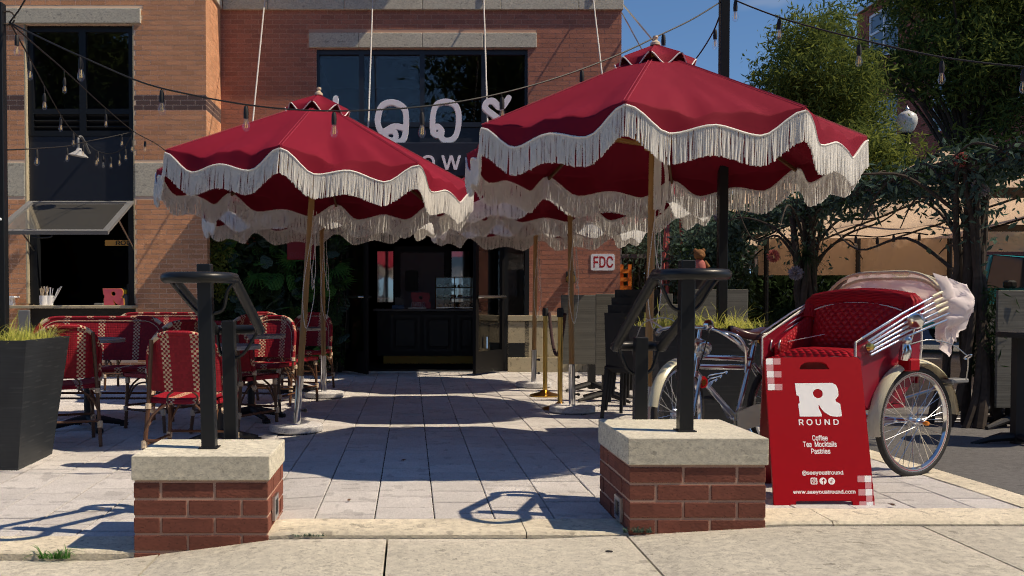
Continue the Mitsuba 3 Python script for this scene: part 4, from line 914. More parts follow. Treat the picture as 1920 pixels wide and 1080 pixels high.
# ---------------------------------------------------------------- string lights
def string(lab, px, depth, bulbs, r=0.0055, n=8, drop_=0.20):
    """cable through surveyed points; bulbs hang at fractions of its length"""
    k = thing('string_lights', lab, 'string lights', None)
    pts = spline([W(a, b, d * 1.15) for (a, b), d in zip(px, depth)], n)
    part(k, 'cable', MB().tube(pts, r, 6), BLACKM, smooth=40)
    L = np.concatenate([[0], np.cumsum(np.linalg.norm(np.diff(pts, axis=0), axis=1))])
    scr = None
    for bx in bulbs:
        # the point of the cable above the surveyed bulb
        b0, b1 = bx[0], bx[1]; best = min(range(len(pts)), key=lambda i: abs((CX + F * pts[i][0] / (pts[i][1] * _c - (pts[i][2] - H) * _s)) - b0))
        p = pts[best]; q = W(b0, b1, p[1]); ln = max(p[2] - q[2], 0.08)
        s = part(k, 'socket', MB().tube([p + [0, 0, 0], p + [0.004, 0, -(ln - 0.075)]], 0.0028, 5).lathe([(0, 0.075), (0.010, 0.072), (0.014, 0.055), (0.016, 0.03), (0.015, 0.0), (0.0, 0.0)], p - [-.004, 0, ln - 0.0], n=12), BLACKM, smooth=40)
        c = p - [-.004, 0, ln]
        part(s, 'bulb', MB().lathe([(0.011, 0.0), (0.013, -0.01), (0.020, -0.034), (0.022, -0.048), (0.018, -0.066), (0.008, -0.076), (0.0, -0.078)], c, n=14), BULB, smooth=40)
        part(s, 'filament', MB().tube([c + [-.004, 0, -.005], c + [-.006, 0, -.055], c + [.006, 0, -.055], c + [.004, 0, -.005]], 0.0028, 4), FILAMENT)
    return k
Y0, Y1 = 5.70, 6.40
string('long string of bulbs sagging from the left pole across both umbrellas to the right pole', [(18, 42), (85, 75), (150, 105), (265, 154), (360, 178), (460, 196), (545, 205), (625, 208), (705, 206), (790, 200), (865, 190), (940, 175), (1015, 155), (1090, 130), (1165, 100), (1243, 63), (1300, 35), (1352, 3)],
       np.linspace(5.70, 6.40, 18) - 0.95 * np.sin(np.linspace(0, 1, 18) * PI) ** 0.8, [(148, 128), (300, 192), (459, 222), (625, 222), (788, 234), (938, 205), (1091, 150), (1240, 84)])
string('steepest short string of bulbs dropping from the left pole to the dark panel', [(18, 42), (55, 108), (86, 166), (113, 214), (137, 247), (160, 267)], np.linspace(5.7, 11.2, 6), [(28, 72), (55, 132), (84, 190), (113, 233), (137, 262)], 0.006)
string('diagonal string of bulbs from the left pole to the hook on the wing corner', [(18, 42), (70, 88), (120, 131), (198, 203), (250, 246), (290, 268), (312, 284)], [5.7, 7, 8.2, 10, 11.3, 11.35, 11.3], [(119, 160), (196, 226), (270, 275)], 0.006)
string('low string of bulbs crossing the dark panel above the hatch', [(14, 281), (60, 279), (125, 274), (160, 266), (210, 256), (250, 247)], [6.0, 7.5, 9.5, 10.5, 11.0, 11.3], [(65, 294), (127, 290), (157, 283), (230, 262)], 0.006)
string('looped swag of closely set bulbs beside the wall lamp', [(160, 266), (180, 282), (207, 288), (232, 277), (250, 247)], [11.2] * 5, [(180, 300), (194, 304), (207, 305), (222, 300), (234, 290), (247, 274), (184, 283)], 0.006)
string('string of bulbs running from the right pole out to the right edge of view', [(1358, -16), (1378, 0), (1460, 32), (1535, 54), (1610, 73), (1690, 92), (1765, 107), (1845, 118), (1935, 127)], np.linspace(6.4, 5.2, 9), [(1376, 14), (1461, 55), (1608, 104), (1766, 136), (1917, 152)])
string('short string from the right pole down behind the largest umbrella', [(1351, 25), (1338, 58), (1318, 92), (1296, 122)], [6.4, 6.6, 6.9, 7.3], [(1340, 64)], 0.006)
m = MB().tube([W(18, 42, 6.555), W(35, 20, 6.44), W(55, -14, 6.21)], 0.006, 6); solo('guy_cable', m, BLACKM, 'thin black cable leading up from the top of the left pole', 'cable', smooth=40)

# ---------------------------------------------------------------- sandwich board
sb = thing('sandwich_board', 'red sandwich board with white R emblem standing beside the right brick pier', 'sign')
BL, BR_, TL, TR = W(1452, 951, 4.761), W(1641, 951, 4.761), W(1433, 671, 5.026), W(1613, 669, 5.026)
SU = nrm((BR_ - BL) + (TR - TL)); wS = np.linalg.norm(BR_ - BL); sV = ((TL + TR) - (BL + BR_)) / 2; hS = np.linalg.norm(sV); SV = sV / hS; SN = nrm(np.cross(SU, SV)); SO = BL
def FP(px, py):
    d = W(px, py, 4.83) - [0, 0, H]; o = np.array([0, 0, H]); t = np.dot(SO - o, SN) / np.dot(d, SN); q = o + d * t - SO
    M = np.stack([SU, SV], 1); return np.linalg.lstsq(M, q, rcond=None)[0]
def face_poly(pts): return Polygon([tuple(FP(*p)) for p in pts])
out = sbox(0, 0, wS, hS).buffer(-0.03).buffer(0.03)
out = unary_union([out, sbox(0, 0, wS, 0.2)])
out = out.difference(sbox(0.115, -0.05, wS - 0.115, 0.022).buffer(0.008)).difference(face_poly([(1500, 691.5), (1502, 686), (1510, 680), (1522, 679), (1540, 679), (1549, 683), (1554, 691.5)]).buffer(0.002))
part(sb, 'front_leaf', MB().poly(out, SO, SU, SV, -0.014), SIGNRED)
B0 = np.array([BL[0] + 0.125, 5.34, 0.045]); bV = (TL + [0.004, 0.018, 0] - B0); bV = bV / hS
part(sb, 'back_leaf', MB().poly(sbox(0, 0, wS, hS * 0.985).difference(sbox(0.115, -0.05, wS - 0.115, 0.022)), B0, SU, bV, -0.012), SIGNREDD)
for t in (0.25, 0.75): part(sb, 'hinge', MB().tube([SO + SU * wS * t + SV * hS * 0.992 + [-.02, 0.014, 0], SO + SU * wS * t + SV * hS * 0.992 + [.02, 0.014, 0]], 0.007, 8), BLACKM, smooth=40)
PO = SO + SN * 0.0012
def printed(shape_, name='print', mt=WHITE, lab=None, lift=0.0): return part(sb, name, MB().poly(shape_, PO + SN * lift, SU, SV, -0.001), mt, label=lab)
a, b = FP(1495, 782), FP(1573, 718); w_, h_ = b[0] - a[0], b[1] - a[1]
printed(affinity.translate(affinity.scale(RL, w_ / RL.bounds[2], h_ / RL.bounds[3], origin=(0, 0)), a[0], a[1]), 'emblem', lab='white block letter R with round hole')
def line(txt, x0, x1, ybase, hh, bold=True, mt=WHITE):
    tm = meshkit.text_mesh(txt, hh, 0.001, bold=bold); v = np.array(tm.vertices); A, B = FP(x0, ybase), FP(x1, ybase); f = np.array(tm.faces)
    v[:, 0] = (v[:, 0] - v[:, 0].min()) * (B[0] - A[0]) / np.ptp(v[:, 0])
    part(sb, 'lettering', MB().add(PO + A[0] * SU + A[1] * SV + v[:, :1] * SU + v[:, 1:2] * SV + (v[:, 2:] - 0.001) * SN, f), mt)
pxm = 4.83 / F
line('R O U N D', 1498, 1573, 797, 11 * pxm); line('Coffee', 1523, 1552, 826, 10 * pxm); line('Tea  Mocktails', 1506, 1569, 838, 10 * pxm); line('Pastries', 1521, 1557, 851, 10 * pxm)
line('@seeyouatround', 1504, 1581, 890, 7.5 * pxm); line('www.seeyouatround.com', 1487, 1604, 926, 7 * pxm)
c = FP(1526, 902); r0 = 6.3 * pxm
sq = sbox(c[0] - r0, c[1] - r0, c[0] + r0, c[1] + r0).buffer(-r0 * .4).buffer(r0 * .4)
printed(unary_union([sq.difference(sq.buffer(-r0 * .28)), Point(c).buffer(r0 * .48).difference(Point(c).buffer(r0 * .25)), Point(c[0] + r0 * .45, c[1] + r0 * .45).buffer(r0 * .12)]), 'icon')
c = FP(1543, 902); f_ = unary_union([sbox(c[0] - r0 * .02, c[1] - r0 * 1.1, c[0] + r0 * .24, c[1] + r0 * .4), sbox(c[0] - r0 * .3, c[1] - r0 * .02, c[0] + r0 * .5, c[1] + r0 * .22), Point(c[0] + r0 * .28, c[1] + r0 * .4).buffer(r0 * .26)])
printed(Point(c).buffer(r0 * 1.05).difference(f_), 'icon')
c = FP(1559, 902); f_ = unary_union([sbox(c[0] + r0 * .02, c[1] - r0 * .3, c[0] + r0 * .2, c[1] + r0 * .6), Point(c[0] - r0 * .12, c[1] - r0 * .3).buffer(r0 * .32).difference(Point(c[0] - r0 * .12, c[1] - r0 * .3).buffer(r0 * .14)), Polygon([(c[0] + r0 * .2, c[1] + r0 * .6), (c[0] + r0 * .55, c[1] + r0 * .25), (c[0] + r0 * .55, c[1] + r0 * .08), (c[0] + r0 * .2, c[1] + r0 * .3)])])
printed(Point(c).buffer(r0 * 1.05).difference(f_), 'icon')
def cell(x, y, w, h, full):
    P = face_poly([(x, y), (x + w, y), (x + w, y + h), (x, y + h)]).intersection(out.buffer(-0.001))
    if P.is_empty: return
    if full: printed(P, 'check', WHITE)
    else: printed(P, 'check', PINK)
for i, y in enumerate((672, 684, 696, 708, 720)):
    xo = 1436 + i * 0.9
    cell(xo, y, 13, 11.6, i % 2 == 0 or False) if i % 2 == 0 else cell(xo, y, 13, 11.6, False)
    if i % 2 == 1 or i == 4 or i == 0:
        pass
for i, y in enumerate((672, 696, 720)): cell(1449.6 + i * 1.8, y, 13.5, 11.6, False)
for i, y in enumerate((892, 904.5, 917, 929.5, 940)):
    xo = 1621 + i * 0.9
    cell(xo, y, 12, 12, i % 2 == 0); cell(xo + 12.4, y, 12, 12, False) if i % 2 == 0 else None
    if i % 2 == 0: cell(xo - 13.5, y, 13, 12, False)

# ---------------------------------------------------------------- rickshaw
rk = thing('rickshaw', 'red and chrome bicycle rickshaw with upholstered sidecar seat and folded hood', 'rickshaw')
HD, SD = np.array([-0.895, -0.446, 0]), np.array([0.446, -0.895, 0])
def AB(a): return float(np.interp(a, [-.5, 0, .6, .8, 1.0], [-.45, 0, .48, .57, .7]))     # the bicycle is short
def AS(a): return float(np.interp(a, [-1.2, -.66, -.40, -.33, .30, .46], [-1.0, -.60, -.40, -.35, .0, .10]))   # and so is the sidecar
def K0(a, s, z): p = np.array([2.245, 6.455, z]) + a * HD + s * SD; return np.array([0, 0, H]) + 0.966 * (p - [0, 0, H])
BIKE = [True]
def K(a, s, z): return K0(AB(a) if BIKE[0] else AS(a), s, z)
def Kt(pts, r, mt, name, n=10, sm=0, **k): 
    p = np.array([K(*q) for q in pts]); p = spline(p, sm) if sm else p
    return part(rk, name, MB().tube(p, r, n), mt, smooth=40, **k)
HF, SF = np.array([-0.68, -0.733, 0]), np.array([0.733, -0.68, 0])      # the front wheel is turned towards the street
def wheel(a, s, z, R, nm='wheel', ax=None):
    c, ax = K0(a, s, z), SD if ax is None else ax
    g = np.linspace(0, 2 * PI, 15)
    w = part(rk, nm, MB().lathe([(R - 0.022 + 0.020 * math.cos(t), 0.019 * math.sin(t)) for t in g], c, ax, 56), TYRE, smooth=40)
    part(w, 'rim', MB().lathe([(R - 0.036, -0.014), (R - 0.052, -0.012), (R - 0.060, 0), (R - 0.052, 0.012), (R - 0.036, 0.014), (R - 0.040, 0), (R - 0.036, -0.014)], c, ax, 56), CHROME, smooth=40)
    m = MB(); u = np.array([0, 0, 1.0]); v = np.cross(ax, u)
    for i in range(36):
        t = i * 2 * PI / 36; t2 = t + (0.75 if (i // 2) % 2 else -0.75); sg = 1 if i % 2 else -1
        m.tube([c + ax * sg * 0.028 + (math.cos(t2) * u + math.sin(t2) * v) * 0.022, c + (math.cos(t) * u + math.sin(t) * v) * (R - 0.055)], 0.0017, 4)
    part(w, 'spokes', m, CHROME, smooth=40, stuff=True)
    part(w, 'hub', MB().lathe([(0, -0.05), (0.010, -0.05), (0.012, -0.03), (0.026, -0.028), (0.026, -0.024), (0.014, -0.02), (0.014, 0.02), (0.026, 0.024), (0.026, 0.028), (0.012, 0.03), (0.012, 0.06), (0, 0.065)], c, ax, 16), CHROME, smooth=40)
    return w, c
w1, c1 = wheel(-0.378, 0.91, 0.325, 0.322); w2, c2 = wheel(0.62, 0.0, 0.325, 0.322, ax=SF); wheel(-0.30, 0.0, 0.325, 0.322)
part(w1, 'cap', MB().lathe([(0.0, 0.092), (0.010, 0.09), (0.014, 0.076), (0.009, 0.06)], c1, SD, 14), ORANGE, smooth=40, label='orange hub cap')
part(w1, 'red_band', MB().lathe([(R_, o) for R_, o in ((0.2725, 0.010), (0.276, 0.0125), (0.2795, 0.0142))], c1, SD, 56), SIGNRED, smooth=40)
def fender(a, s, z, R, t0, t1, w, name='fender', hd=None, sd=None):
    KK = K0 if hd is None else (lambda A, S, Z: K0(a, s, Z) + hd * (A - a) * .966 + sd * (S - s) * .966)
    P = []
    for t in np.linspace(t0, t1, 30):
        row = []
        for q in np.linspace(-1, 1, 9):
            rr = R - 0.022 * (abs(q) ** 2.2); row.append(KK(a - rr * math.sin(t), s + q * w / 2, z + rr * math.cos(t)))
        P.append(row)
    P = np.array(P); Pi = P + (K0(a, s, z) - P) * 0.012
    part(rk, name, MB().grid(P).grid(Pi, flip=True), CREAM, smooth=True, label='cream mudguard')
fender(-0.378, 0.91, 0.325, 0.375, -1.75, 1.50, 0.085); fender(0.62, 0.0, 0.325, 0.36, -1.35, 1.1, 0.07, hd=HF, sd=SF); fender(-0.30, 0.0, 0.325, 0.36, -0.8, 1.7, 0.07)
Kt([(0.0, 0, 0.66), (0.58, 0, 0.685)], 0.017, CHROME, 'top_tube'); Kt([(0.02, 0, 0.605), (0.59, 0, 0.625)], 0.017, CHROME, 'top_tube')
Kt([(0.62, 0, 0.56), (0.57, 0, 0.80)], 0.021, CHROME, 'head_tube'); Kt([(0.60, 0, 0.59), (0.16, 0, 0.27)], 0.017, CHROME, 'down_tube')
Kt([(-0.03, 0, 0.78), (0.16, 0, 0.27)], 0.017, CHROME, 'seat_tube')
for s in (-.05, .05):
    Kt([(0.0, s * .4, 0.63), (-0.32, s, 0.325)], 0.009, CHROME, 'seat_stay'); Kt([(0.16, s, 0.27), (-0.32, s, 0.325)], 0.009, CHROME, 'chain_stay')
    Kt([(0.61, s, 0.57), (0.66, s, 0.48), (0.79, s + .02, 0.325)], 0.012, CHROME, 'fork_blade', sm=5)
Kt([(0.57, 0, 0.80), (0.56, 0, 0.86)], 0.014, CHROME, 'stem')
Kt([(0.62, -0.36, 0.83), (0.66, -0.30, 0.85), (0.66, -0.16, 0.875), (0.60, 0, 0.875), (0.60, 0.14, 0.87), (0.54, 0.22, 0.83), (0.42, 0.245, 0.765)], 0.0125, CHROME, 'handlebar', sm=6)
Kt([(0.44, 0.243, 0.775), (0.37, 0.25, 0.735)], 0.018, STEEL, 'grip'); Kt([(0.65, -0.32, 0.845), (0.56, -0.40, 0.82)], 0.018, STEEL, 'grip')
Kt([(0.57, 0.17, 0.86), (0.50, 0.255, 0.835), (0.44, 0.285, 0.77), (0.42, 0.285, 0.66), (0.425, 0.285, 0.60)], 0.009, CHROME, 'brake_lever', sm=6)
Kt([(0.67, -0.27, 0.86), (0.66, -0.37, 0.90), (0.62, -0.47, 0.92)], 0.006, CHROME, 'brake_lever', sm=5)
Kt([(0.62, -0.10, 0.87), (0.70, -0.22, 0.93), (0.78, -0.40, 0.90), (0.74, -0.5, 0.80)], 0.004, STEEL, 'brake_cable', sm=6)
Kt([(0.60, 0.10, 0.86), (0.70, 0.16, 0.84), (0.68, 0.1, 0.7), (0.63, 0.03, 0.6)], 0.004, BLACKM, 'brake_cable', sm=6)
c = K(0.60, 0.10, 0.89); ax = nrm(np.array([0.05, -1, 0.05]))
part(rk, 'bell', MB().lathe([(0.0, 0.035), (0.016, 0.033), (0.030, 0.018), (0.034, 0.0), (0.0, 0.0)], c + ax * 0.02, ax, 20), CHROME, smooth=40)
c = K(0.63, 0.07, 0.745); ax = nrm(HD * 0.2 + SD * 0.75 + np.array([0, 0, -.35]))
hl = part(rk, 'headlight', MB().lathe([(0.0, -0.09), (0.02, -0.085), (0.04, -0.06), (0.05, -0.01), (0.054, 0.02), (0.05, 0.024)], c, ax, 24), CHROME, smooth=40)
part(hl, 'lens', MB().lathe([(0.05, 0.02), (0.03, 0.03), (0, 0.033)], c, ax, 20), GLASS, smooth=40)
# saddle with springs
m = MB(); P = []
for t in np.linspace(0, 1, 14):
    a = 0.25 - 0.36 * t; hw = np.interp(t, [0, .35, .7, 0.92, 1], [0.016, 0.032, 0.09, 0.10, 0.06]); zz = 0.855 + 0.018 * math.cos(t * 5.0)
    P.append([K(a, hw * math.cos(q), zz - 0.035 + 0.045 * math.sin(q) ** 0.8 if 0 < q < PI else zz - 0.035 - 0.01) for q in np.linspace(0, PI, 11)] + [K(a, -hw * .8, zz - .05), K(a, hw * .8, zz - .05), K(a, hw, zz - .035)])
m.grid(np.array(P)); part(rk, 'saddle', m, SADDLE, smooth=True, label='dark brown leather saddle')
for s in (-.06, .06):
    sp = [K(-0.06 + 0.02 * math.cos(t), s + 0.022 * math.sin(t), 0.755 + 0.0105 * t) for t in np.linspace(0, 6.0, 30)]
    part(rk, 'saddle_spring', MB().tube(sp, 0.005, 6), CHROME, smooth=40)
    Kt([(0.20, s * .3, 0.85), (0.05, s * .5, 0.80), (-0.08, s, 0.775)], 0.006, CHROME, 'saddle_rail', sm=5)
for o in (0.0, 0.055):
    c = K(-0.10 - o * .3, 0.09 + o, 0.75); part(rk, 'ring', MB().tube([c + (nrm(HD + SD * .6) * math.cos(t) + np.array([0, 0, 1]) * math.sin(t)) * 0.036 for t in np.linspace(0, 2 * PI, 25)[:-1]], 0.006, 8, True), STEEL, smooth=40)
Kt([(-0.10, 0.09, 0.755), (-0.30, 0.35, 0.83)], 0.0025, PIPING, 'cord')
c = K(0.555, 0.025, 0.525); eN = SD; eU = -HD
part(rk, 'emblem', MB().lathe([(0, 0.008), (0.035, 0.007), (0.038, 0.0), (0, 0)], c, eN, 24), SIGNRED, smooth=40, label='round red emblem')
part(rk, 'emblem_figure', MB().lathe([(0.0, 0.0105), (0.012, 0.0095), (0.014, 0.008)], c, eN, 12).poly(Polygon([(-.012, -.02), (.016, -.016), (.02, .004), (.006, .022), (-.016, .014)]), c + eN * 0.0105, eU, [0, 0, 1], 0.002), BRASS)
for i, (l, z) in enumerate(((0.20, 0.030), (0.155, 0.008), (0.115, -0.014), (0.08, -0.034))):
    part(rk, 'wing_bar', MB().tube(spline([c + eU * x + np.array([0, 0, zz]) for x, zz in ((0.042, z - 0.004), (0.06, z + .012), (l * .8, z + 0.022), (l, z + 0.030), (l - .012, z + .014))], 5), 0.0042, 6), CHROME, smooth=40)
part(rk, 'crank', MB().lathe([(0.07, -0.003), (0.085, -0.003), (0.085, 0.003), (0.07, 0.003), (0.07, -.003)], K(0.16, 0.06, 0.27), SD, 30).tube([K(.16, .07, .27), K(.06, .08, .14)], 0.009, 8).tube([K(.16, -.07, .27), K(.26, -.08, .40)], 0.009, 8), CHROME, smooth=40)
for a, s, z in ((0.06, 0.13, 0.14), (0.26, -0.13, 0.40)): part(rk, 'pedal', MB().obox(K(a, s, z), [0.08, 0.09, 0.022], axes(HD, SD, [0, 0, 1]), 0.005), BLACKM)
part(rk, 'chain_guard', MB().poly(Polygon([(.2, .33), (.2, .2), (-.3, .28), (-.36, .34), (-.3, .39), (.05, .37)]), K0(0, 0.085, 0), HD * .966, [0, 0, .966], 0.004), CREAM)
# sidecar: tub, upholstery, hood
BIKE[0] = False
UC = 0.055
def cushion(fn, nu, nv, th, name, lu, lv, N, mt=UPH):
    P, UVs = [], []
    for i in range(nu + 1):
        for j in range(nv + 1):
            u, v = i / nu, j / nv; pf = (1 - abs(2 * u - 1) ** 5) * (1 - abs(2 * v - 1) ** 5)
            P.append(fn(u, v) + N * th * (0.25 + 0.75 * pf)); UVs.append([u * lu / UC, v * lv / UC])
    P = np.array(P).reshape(nu + 1, nv + 1, 3); UVs = np.array(UVs).reshape(nu + 1, nv + 1, 2)
    E = lambda A: np.stack([A, A - N * th * 0.5], 0)
    m = MB().grid(P, UVs, flip=True)
    for A in (P[0], P[-1], P[:, 0], P[:, -1]): m.grid(E(A)); m.grid(E(A), flip=True)
    return part(rk, name, m, mt, smooth=True, uv=True)
def zt_back(u): return 1.015 + 0.045 * math.sin(PI * min(max(u, 0), 1)) ** 0.7
Nb = nrm(HD + np.array([0, 0, .15]))
back = cushion(lambda u, v: K(-0.33 - 0.09 * v, 0.17 + 0.66 * u, 0.70 + (zt_back(u) - 0.70) * v), 20, 16, 0.05, 'seat_back', 0.66, 0.34, Nb)
rr = [K(-0.43, 0.13 + 0.74 * u, zt_back(u) + 0.012 - (0.22 * (0.06 - u) / 0.06 if u < .06 else 0) * 0 ) for u in np.linspace(0, 1, 16)]
m = MB().tube(spline([K(-.40, .13, .93)] + rr + [K(-.40, .87, .93)], 2), 0.052, 12); m.u[0] = m.u[0] * [16, 1 / UC / 2]
part(rk, 'head_roll', m, UPH, smooth=True, uv=True)
part(rk, 'piping', MB().tube([K(-0.365, 0.18 + 0.64 * u, zt_back(u) - 0.03) for u in np.linspace(0, 1, 14)], 0.004, 6), PIPING, smooth=40)
cushion(lambda u, v: K(-0.32 + 0.62 * v, 0.17 + 0.66 * u, 0.66), 14, 14, 0.09, 'seat', 0.66, 0.62, np.array([0, 0, 1.0]))
cushion(lambda u, v: K(-0.40 + 0.66 * v, 0.135, 0.66 + (0.30 - 0.20 * v) * (1 - u)) + HD * -0.05 * v, 10, 14, 0.04, 'arm_pad', 0.28, 0.66, SD)
cushion(lambda u, v: K(-0.40 + 0.80 * v, 0.865, 0.66 + (0.30 - 0.19 * v) * u), 10, 14, 0.03, 'arm_pad', 0.28, 0.66, -SD)
tubp = ((.46, .80), (.47, .64), (.34, .44), (.15, .38), (-.30, .50), (-.47, .62), (-.47, 1.02), (-.38, 1.0))
for s, d, bk in ((0.885, 0.014, 0.0), (0.10, 0.014, 0.09)):
    AF = lambda a_: AS(a_) - bk * (a_ > 0.1)
    tub = Polygon([(AF(a_), z_) for a_, z_ in tubp])
    part(rk, 'side_panel', MB().poly(tub, K0(0, s, 0), HD * .966, [0, 0, .966], d), MAROON)
    part(rk, 'panel_edge', MB().tube([K0(AF(a), s, z) for a, z in ((-.38, 1.005), (.46, .805), (.472, .64), (.34, .435))], 0.006, 8), PIPING, smooth=40)
part(rk, 'floor', MB().obox(K0(-.16, .49, .42), [0.36 * .966, 0.77 * .966, 0.02], axes(HD, SD, [0, 0, 1])), MAROON)
part(rk, 'seat_box', MB().obox(K0(-.18, .49, .55), [0.36 * .966, 0.74 * .966, 0.22], axes(HD, SD, [0, 0, 1])), MAROON)
part(rk, 'back_panel', MB().obox(K(-.47, .49, .78), [0.012, 0.77 * .966, 0.46 * .966], axes(HD, SD, [0, 0, 1])), MAROON)
for s in (0.3, 0.7): Kt([(-0.35, s, .28), (-.34, .80, .325)], 0.012, CHROME, 'axle_strut')
part(rk, 'axle', MB().tube([K0(-.378, .0, .325), K0(-.378, .86, .325)], 0.014, 8), CHROME, smooth=40); Kt([(-.32, 0.06, .325), (-.40, .5, .25), (.30, .5, .25), (.20, .06, .27)], 0.013, CHROME, 'sidecar_frame')
for s, piv in ((0.915, (0.36, .905, .80)), (0.085, (0.26, .085, .80))):
    for i in range(6):
        e = (-0.66 - 0.02 * i, s + 0.012, 1.10 - 0.032 * i)
        st = (piv[0] - 0.01 * i + (.06 if i == 0 else 0), piv[1] + 0.004 * (i % 2), piv[2] + 0.03 - 0.02 * i)
        Kt([st, (e[0] * .5 + st[0] * .5, e[1], (e[2] + st[2]) / 2 + .004), e], 0.0075 if i else 0.006, CHROME, 'hood_rod')
        if i < 4: Kt([(e[0] + .13, e[1], e[2] - .033), e], 0.0095, CREAM, 'rod_sleeve')
    c = K(piv[0], piv[1] + (.02 if s > .5 else -.02), piv[2] - .02)
    part(rk, 'pivot_boss', MB().lathe([(0, .022), (.018, .02), (.024, .0), (0, 0)], c, SD if s > .5 else -SD, 16), BRASS, smooth=40)
hoop = lambda a, zc, n=24: [K(a - 0.05 * math.sin(PI * u), 0.09 + 0.835 * u, zc + 0.135 * (1 - abs(2 * u - 1) ** 4.0)) for u in np.linspace(0, 1, n)]
for i, (a, z) in enumerate(((-0.66, 1.09), (-0.76, 1.075), (-0.70, 1.05))): part(rk, 'hood_bow', MB().tube(hoop(a, z), 0.010, 8), CREAM, smooth=40)
def crumple(P, amp, sc, seed):
    n = meshkit.fbm(P.reshape(-1, 3) * sc, 3, seed).reshape(P.shape[:2]) - 0.5; n2 = np.abs(meshkit.noise(P.reshape(-1, 3) * sc * 1.7, seed + 9).reshape(P.shape[:2]) - 0.5)
    return P + (n + n2)[..., None] * amp * nrm(HD + [0, 0, .8])
h1, h2 = np.array(hoop(-0.66, 1.095, 40)), np.array(hoop(-0.80, 1.06, 40))
P = np.array([h1 + (h2 - h1) * t for t in np.linspace(0, 1, 16)]); part(rk, 'hood_film', MB().grid(crumple(P, 0.05, 9, 3)), FILM, smooth=True)
P = np.array([h2 + t * (-HD * 0.04 * math.sin(t * 3) + np.array([0, 0, -0.26])) - HD * 0.02 for t in np.linspace(0, 1, 26)]); part(rk, 'hood_cloth', MB().grid(crumple(P, 0.12, 7, 5)), HOOD, smooth=True)
P = np.array([h1 * (1 - t) + (h1 * .5 + h2 * .5 + [0, 0, -0.17]) * t for t in np.linspace(0, 1, 18)]); part(rk, 'hood_lining', MB().grid(crumple(P - HD * .04 - [0, 0, .03], 0.09, 8, 8)), HOOD, smooth=True)
# the loose corner of the hood that hangs behind
P = []
for v in np.linspace(0, 1, 30):
    row = []
    for u in np.linspace(0, 1, 26):
        wv = np.interp(v, [0, .3, .55, .8, 1], [0.40, 0.46, 0.36, 0.14, 0.06]); a = -0.60 - 0.08 * v - wv * u * 1.1
        bulge = 0.07 * math.sin(PI * u) * math.sin(PI * min(v * 1.3, 1))
        row.append(K(a, 0.905 + bulge + 0.03 * math.sin(u * 9 + v * 5), 1.195 - 0.10 * u ** 2 - 0.40 * v))
    P.append(row)
part(rk, 'hood_drape', MB().grid(crumple(np.array(P), 0.13, 7, 14)), HOOD, smooth=True, label='pinkish white crumpled hood cloth hanging at the back')
part(rk, 'cloth_tag', MB().obox(K(-0.70, 0.915, 0.80), [0.045, 0.003, 0.03], axes(HD, SD, [0, 0, 1])), PIPING)
c = K(-0.30, 0.955, 0.93); ax = nrm(HD + SD * .4 - np.array([0, 0, .15])); m = MB().lathe([(0, -0.07), (0.02, -0.065), (0.036, -0.03), (0.042, 0.02), (0.045, 0.045), (0.036, 0.05), (0, 0.052)], c, ax, 20)
part(rk, 'side_lamp', m, CHROME, smooth=40); Kt([(-.30, .94, .90), (-.31, .91, .80)], 0.006, CHROME, 'lamp_stalk')
Kt([(-.40, .92, .98), (-.42, .925, .8), (-.40, .915, .62)], 0.006, PIPING, 'cord', sm=4)
Kt([(-.20, .95, .79), (-.40, .99, .815), (-.60, 1.02, .785), (-.76, 1.03, .72)], 0.0035, STEEL, 'whip', sm=8)
c = K(-.78, 1.03, .71); part(rk, 'ring', MB().tube([c + (nrm(HD) * math.cos(t) + nrm(SD + [0, 0, .8]) * math.sin(t)) * 0.022 for t in np.linspace(0, 2 * PI, 19)[:-1]], 0.004, 6, True), CHROME, smooth=40)
Kt([(-.78, 1.03, .70), (-.80, 1.02, .64), (-.82, 1.0, .57)], 0.0035, STEEL, 'whip', sm=5)
part(rk, 'step', MB().obox(K(-.80, .93, .56), [0.16, 0.09, 0.025], axes(HD, SD, [0, 0, 1]), 0.006), GREYP)
part(rk, 'step_arm', MB().tube([K(-.80, .93, .545), K(-.42, .80, .45)], 0.010, 8), STEEL, smooth=40)
part(rk, 'mascot', MB().tube([K(-.12, .945, .70), K(-.12, .955, .76), K(-.125, .955, .80)], [0.03, 0.034, 0.018], 10).ball(K(-.115, .965, .815), 0.026, 2), CHROME, smooth=True)
part(rk, 'red_lamp_box', MB().obox(K(-.20, .945, .67), [0.09, 0.08, 0.07], axes(HD, SD, [0, 0, 1]), 0.008), SIGNRED)

# ---------------------------------------------------------------- rope stanchions
def stanchion(px, yb, ytop, Y, lab):
    k = thing('stanchion', lab, 'stanchion', 'brass rope stanchions'); q = W(px, yb, Y); b = np.array([q[0], Y, 0.0]); zt = W(px, ytop, Y)[2]
    part(k, 'base', MB().lathe([(0, 0.001), (0.165, 0.001), (0.17, 0.012), (0.15, 0.022), (0.06, 0.045), (0.03, 0.07), (0.0, 0.07)], b, n=36), BRASS, smooth=40)
    part(k, 'post', MB().tube([b + [0, 0, 0.05], b + [0, 0, zt - 0.05]], 0.024, 16), BRASS, smooth=40)
    part(k, 'head', MB().lathe([(0.024, zt - 0.09), (0.034, zt - 0.085), (0.034, zt - 0.02), (0.026, zt), (0, zt)], b, n=16), BLACKM, smooth=40); return b, zt
a, za = stanchion(1022, 735, 577, 10.67, 'farther brass rope stanchion on the right of the walkway'); b, zb_ = stanchion(1050, 765, 577, 9.38, 'nearer brass rope stanchion on the right of the walkway')
rp = [a + [0.04, -0.02, za - 0.06] + (b + [0, 0, zb_ - 0.06] - a - [0, 0, za - 0.06]) * t + np.array([0, 0, -0.42 * (1 - (2 * t - 1) ** 2)]) for t in np.linspace(0, 1, 14)]
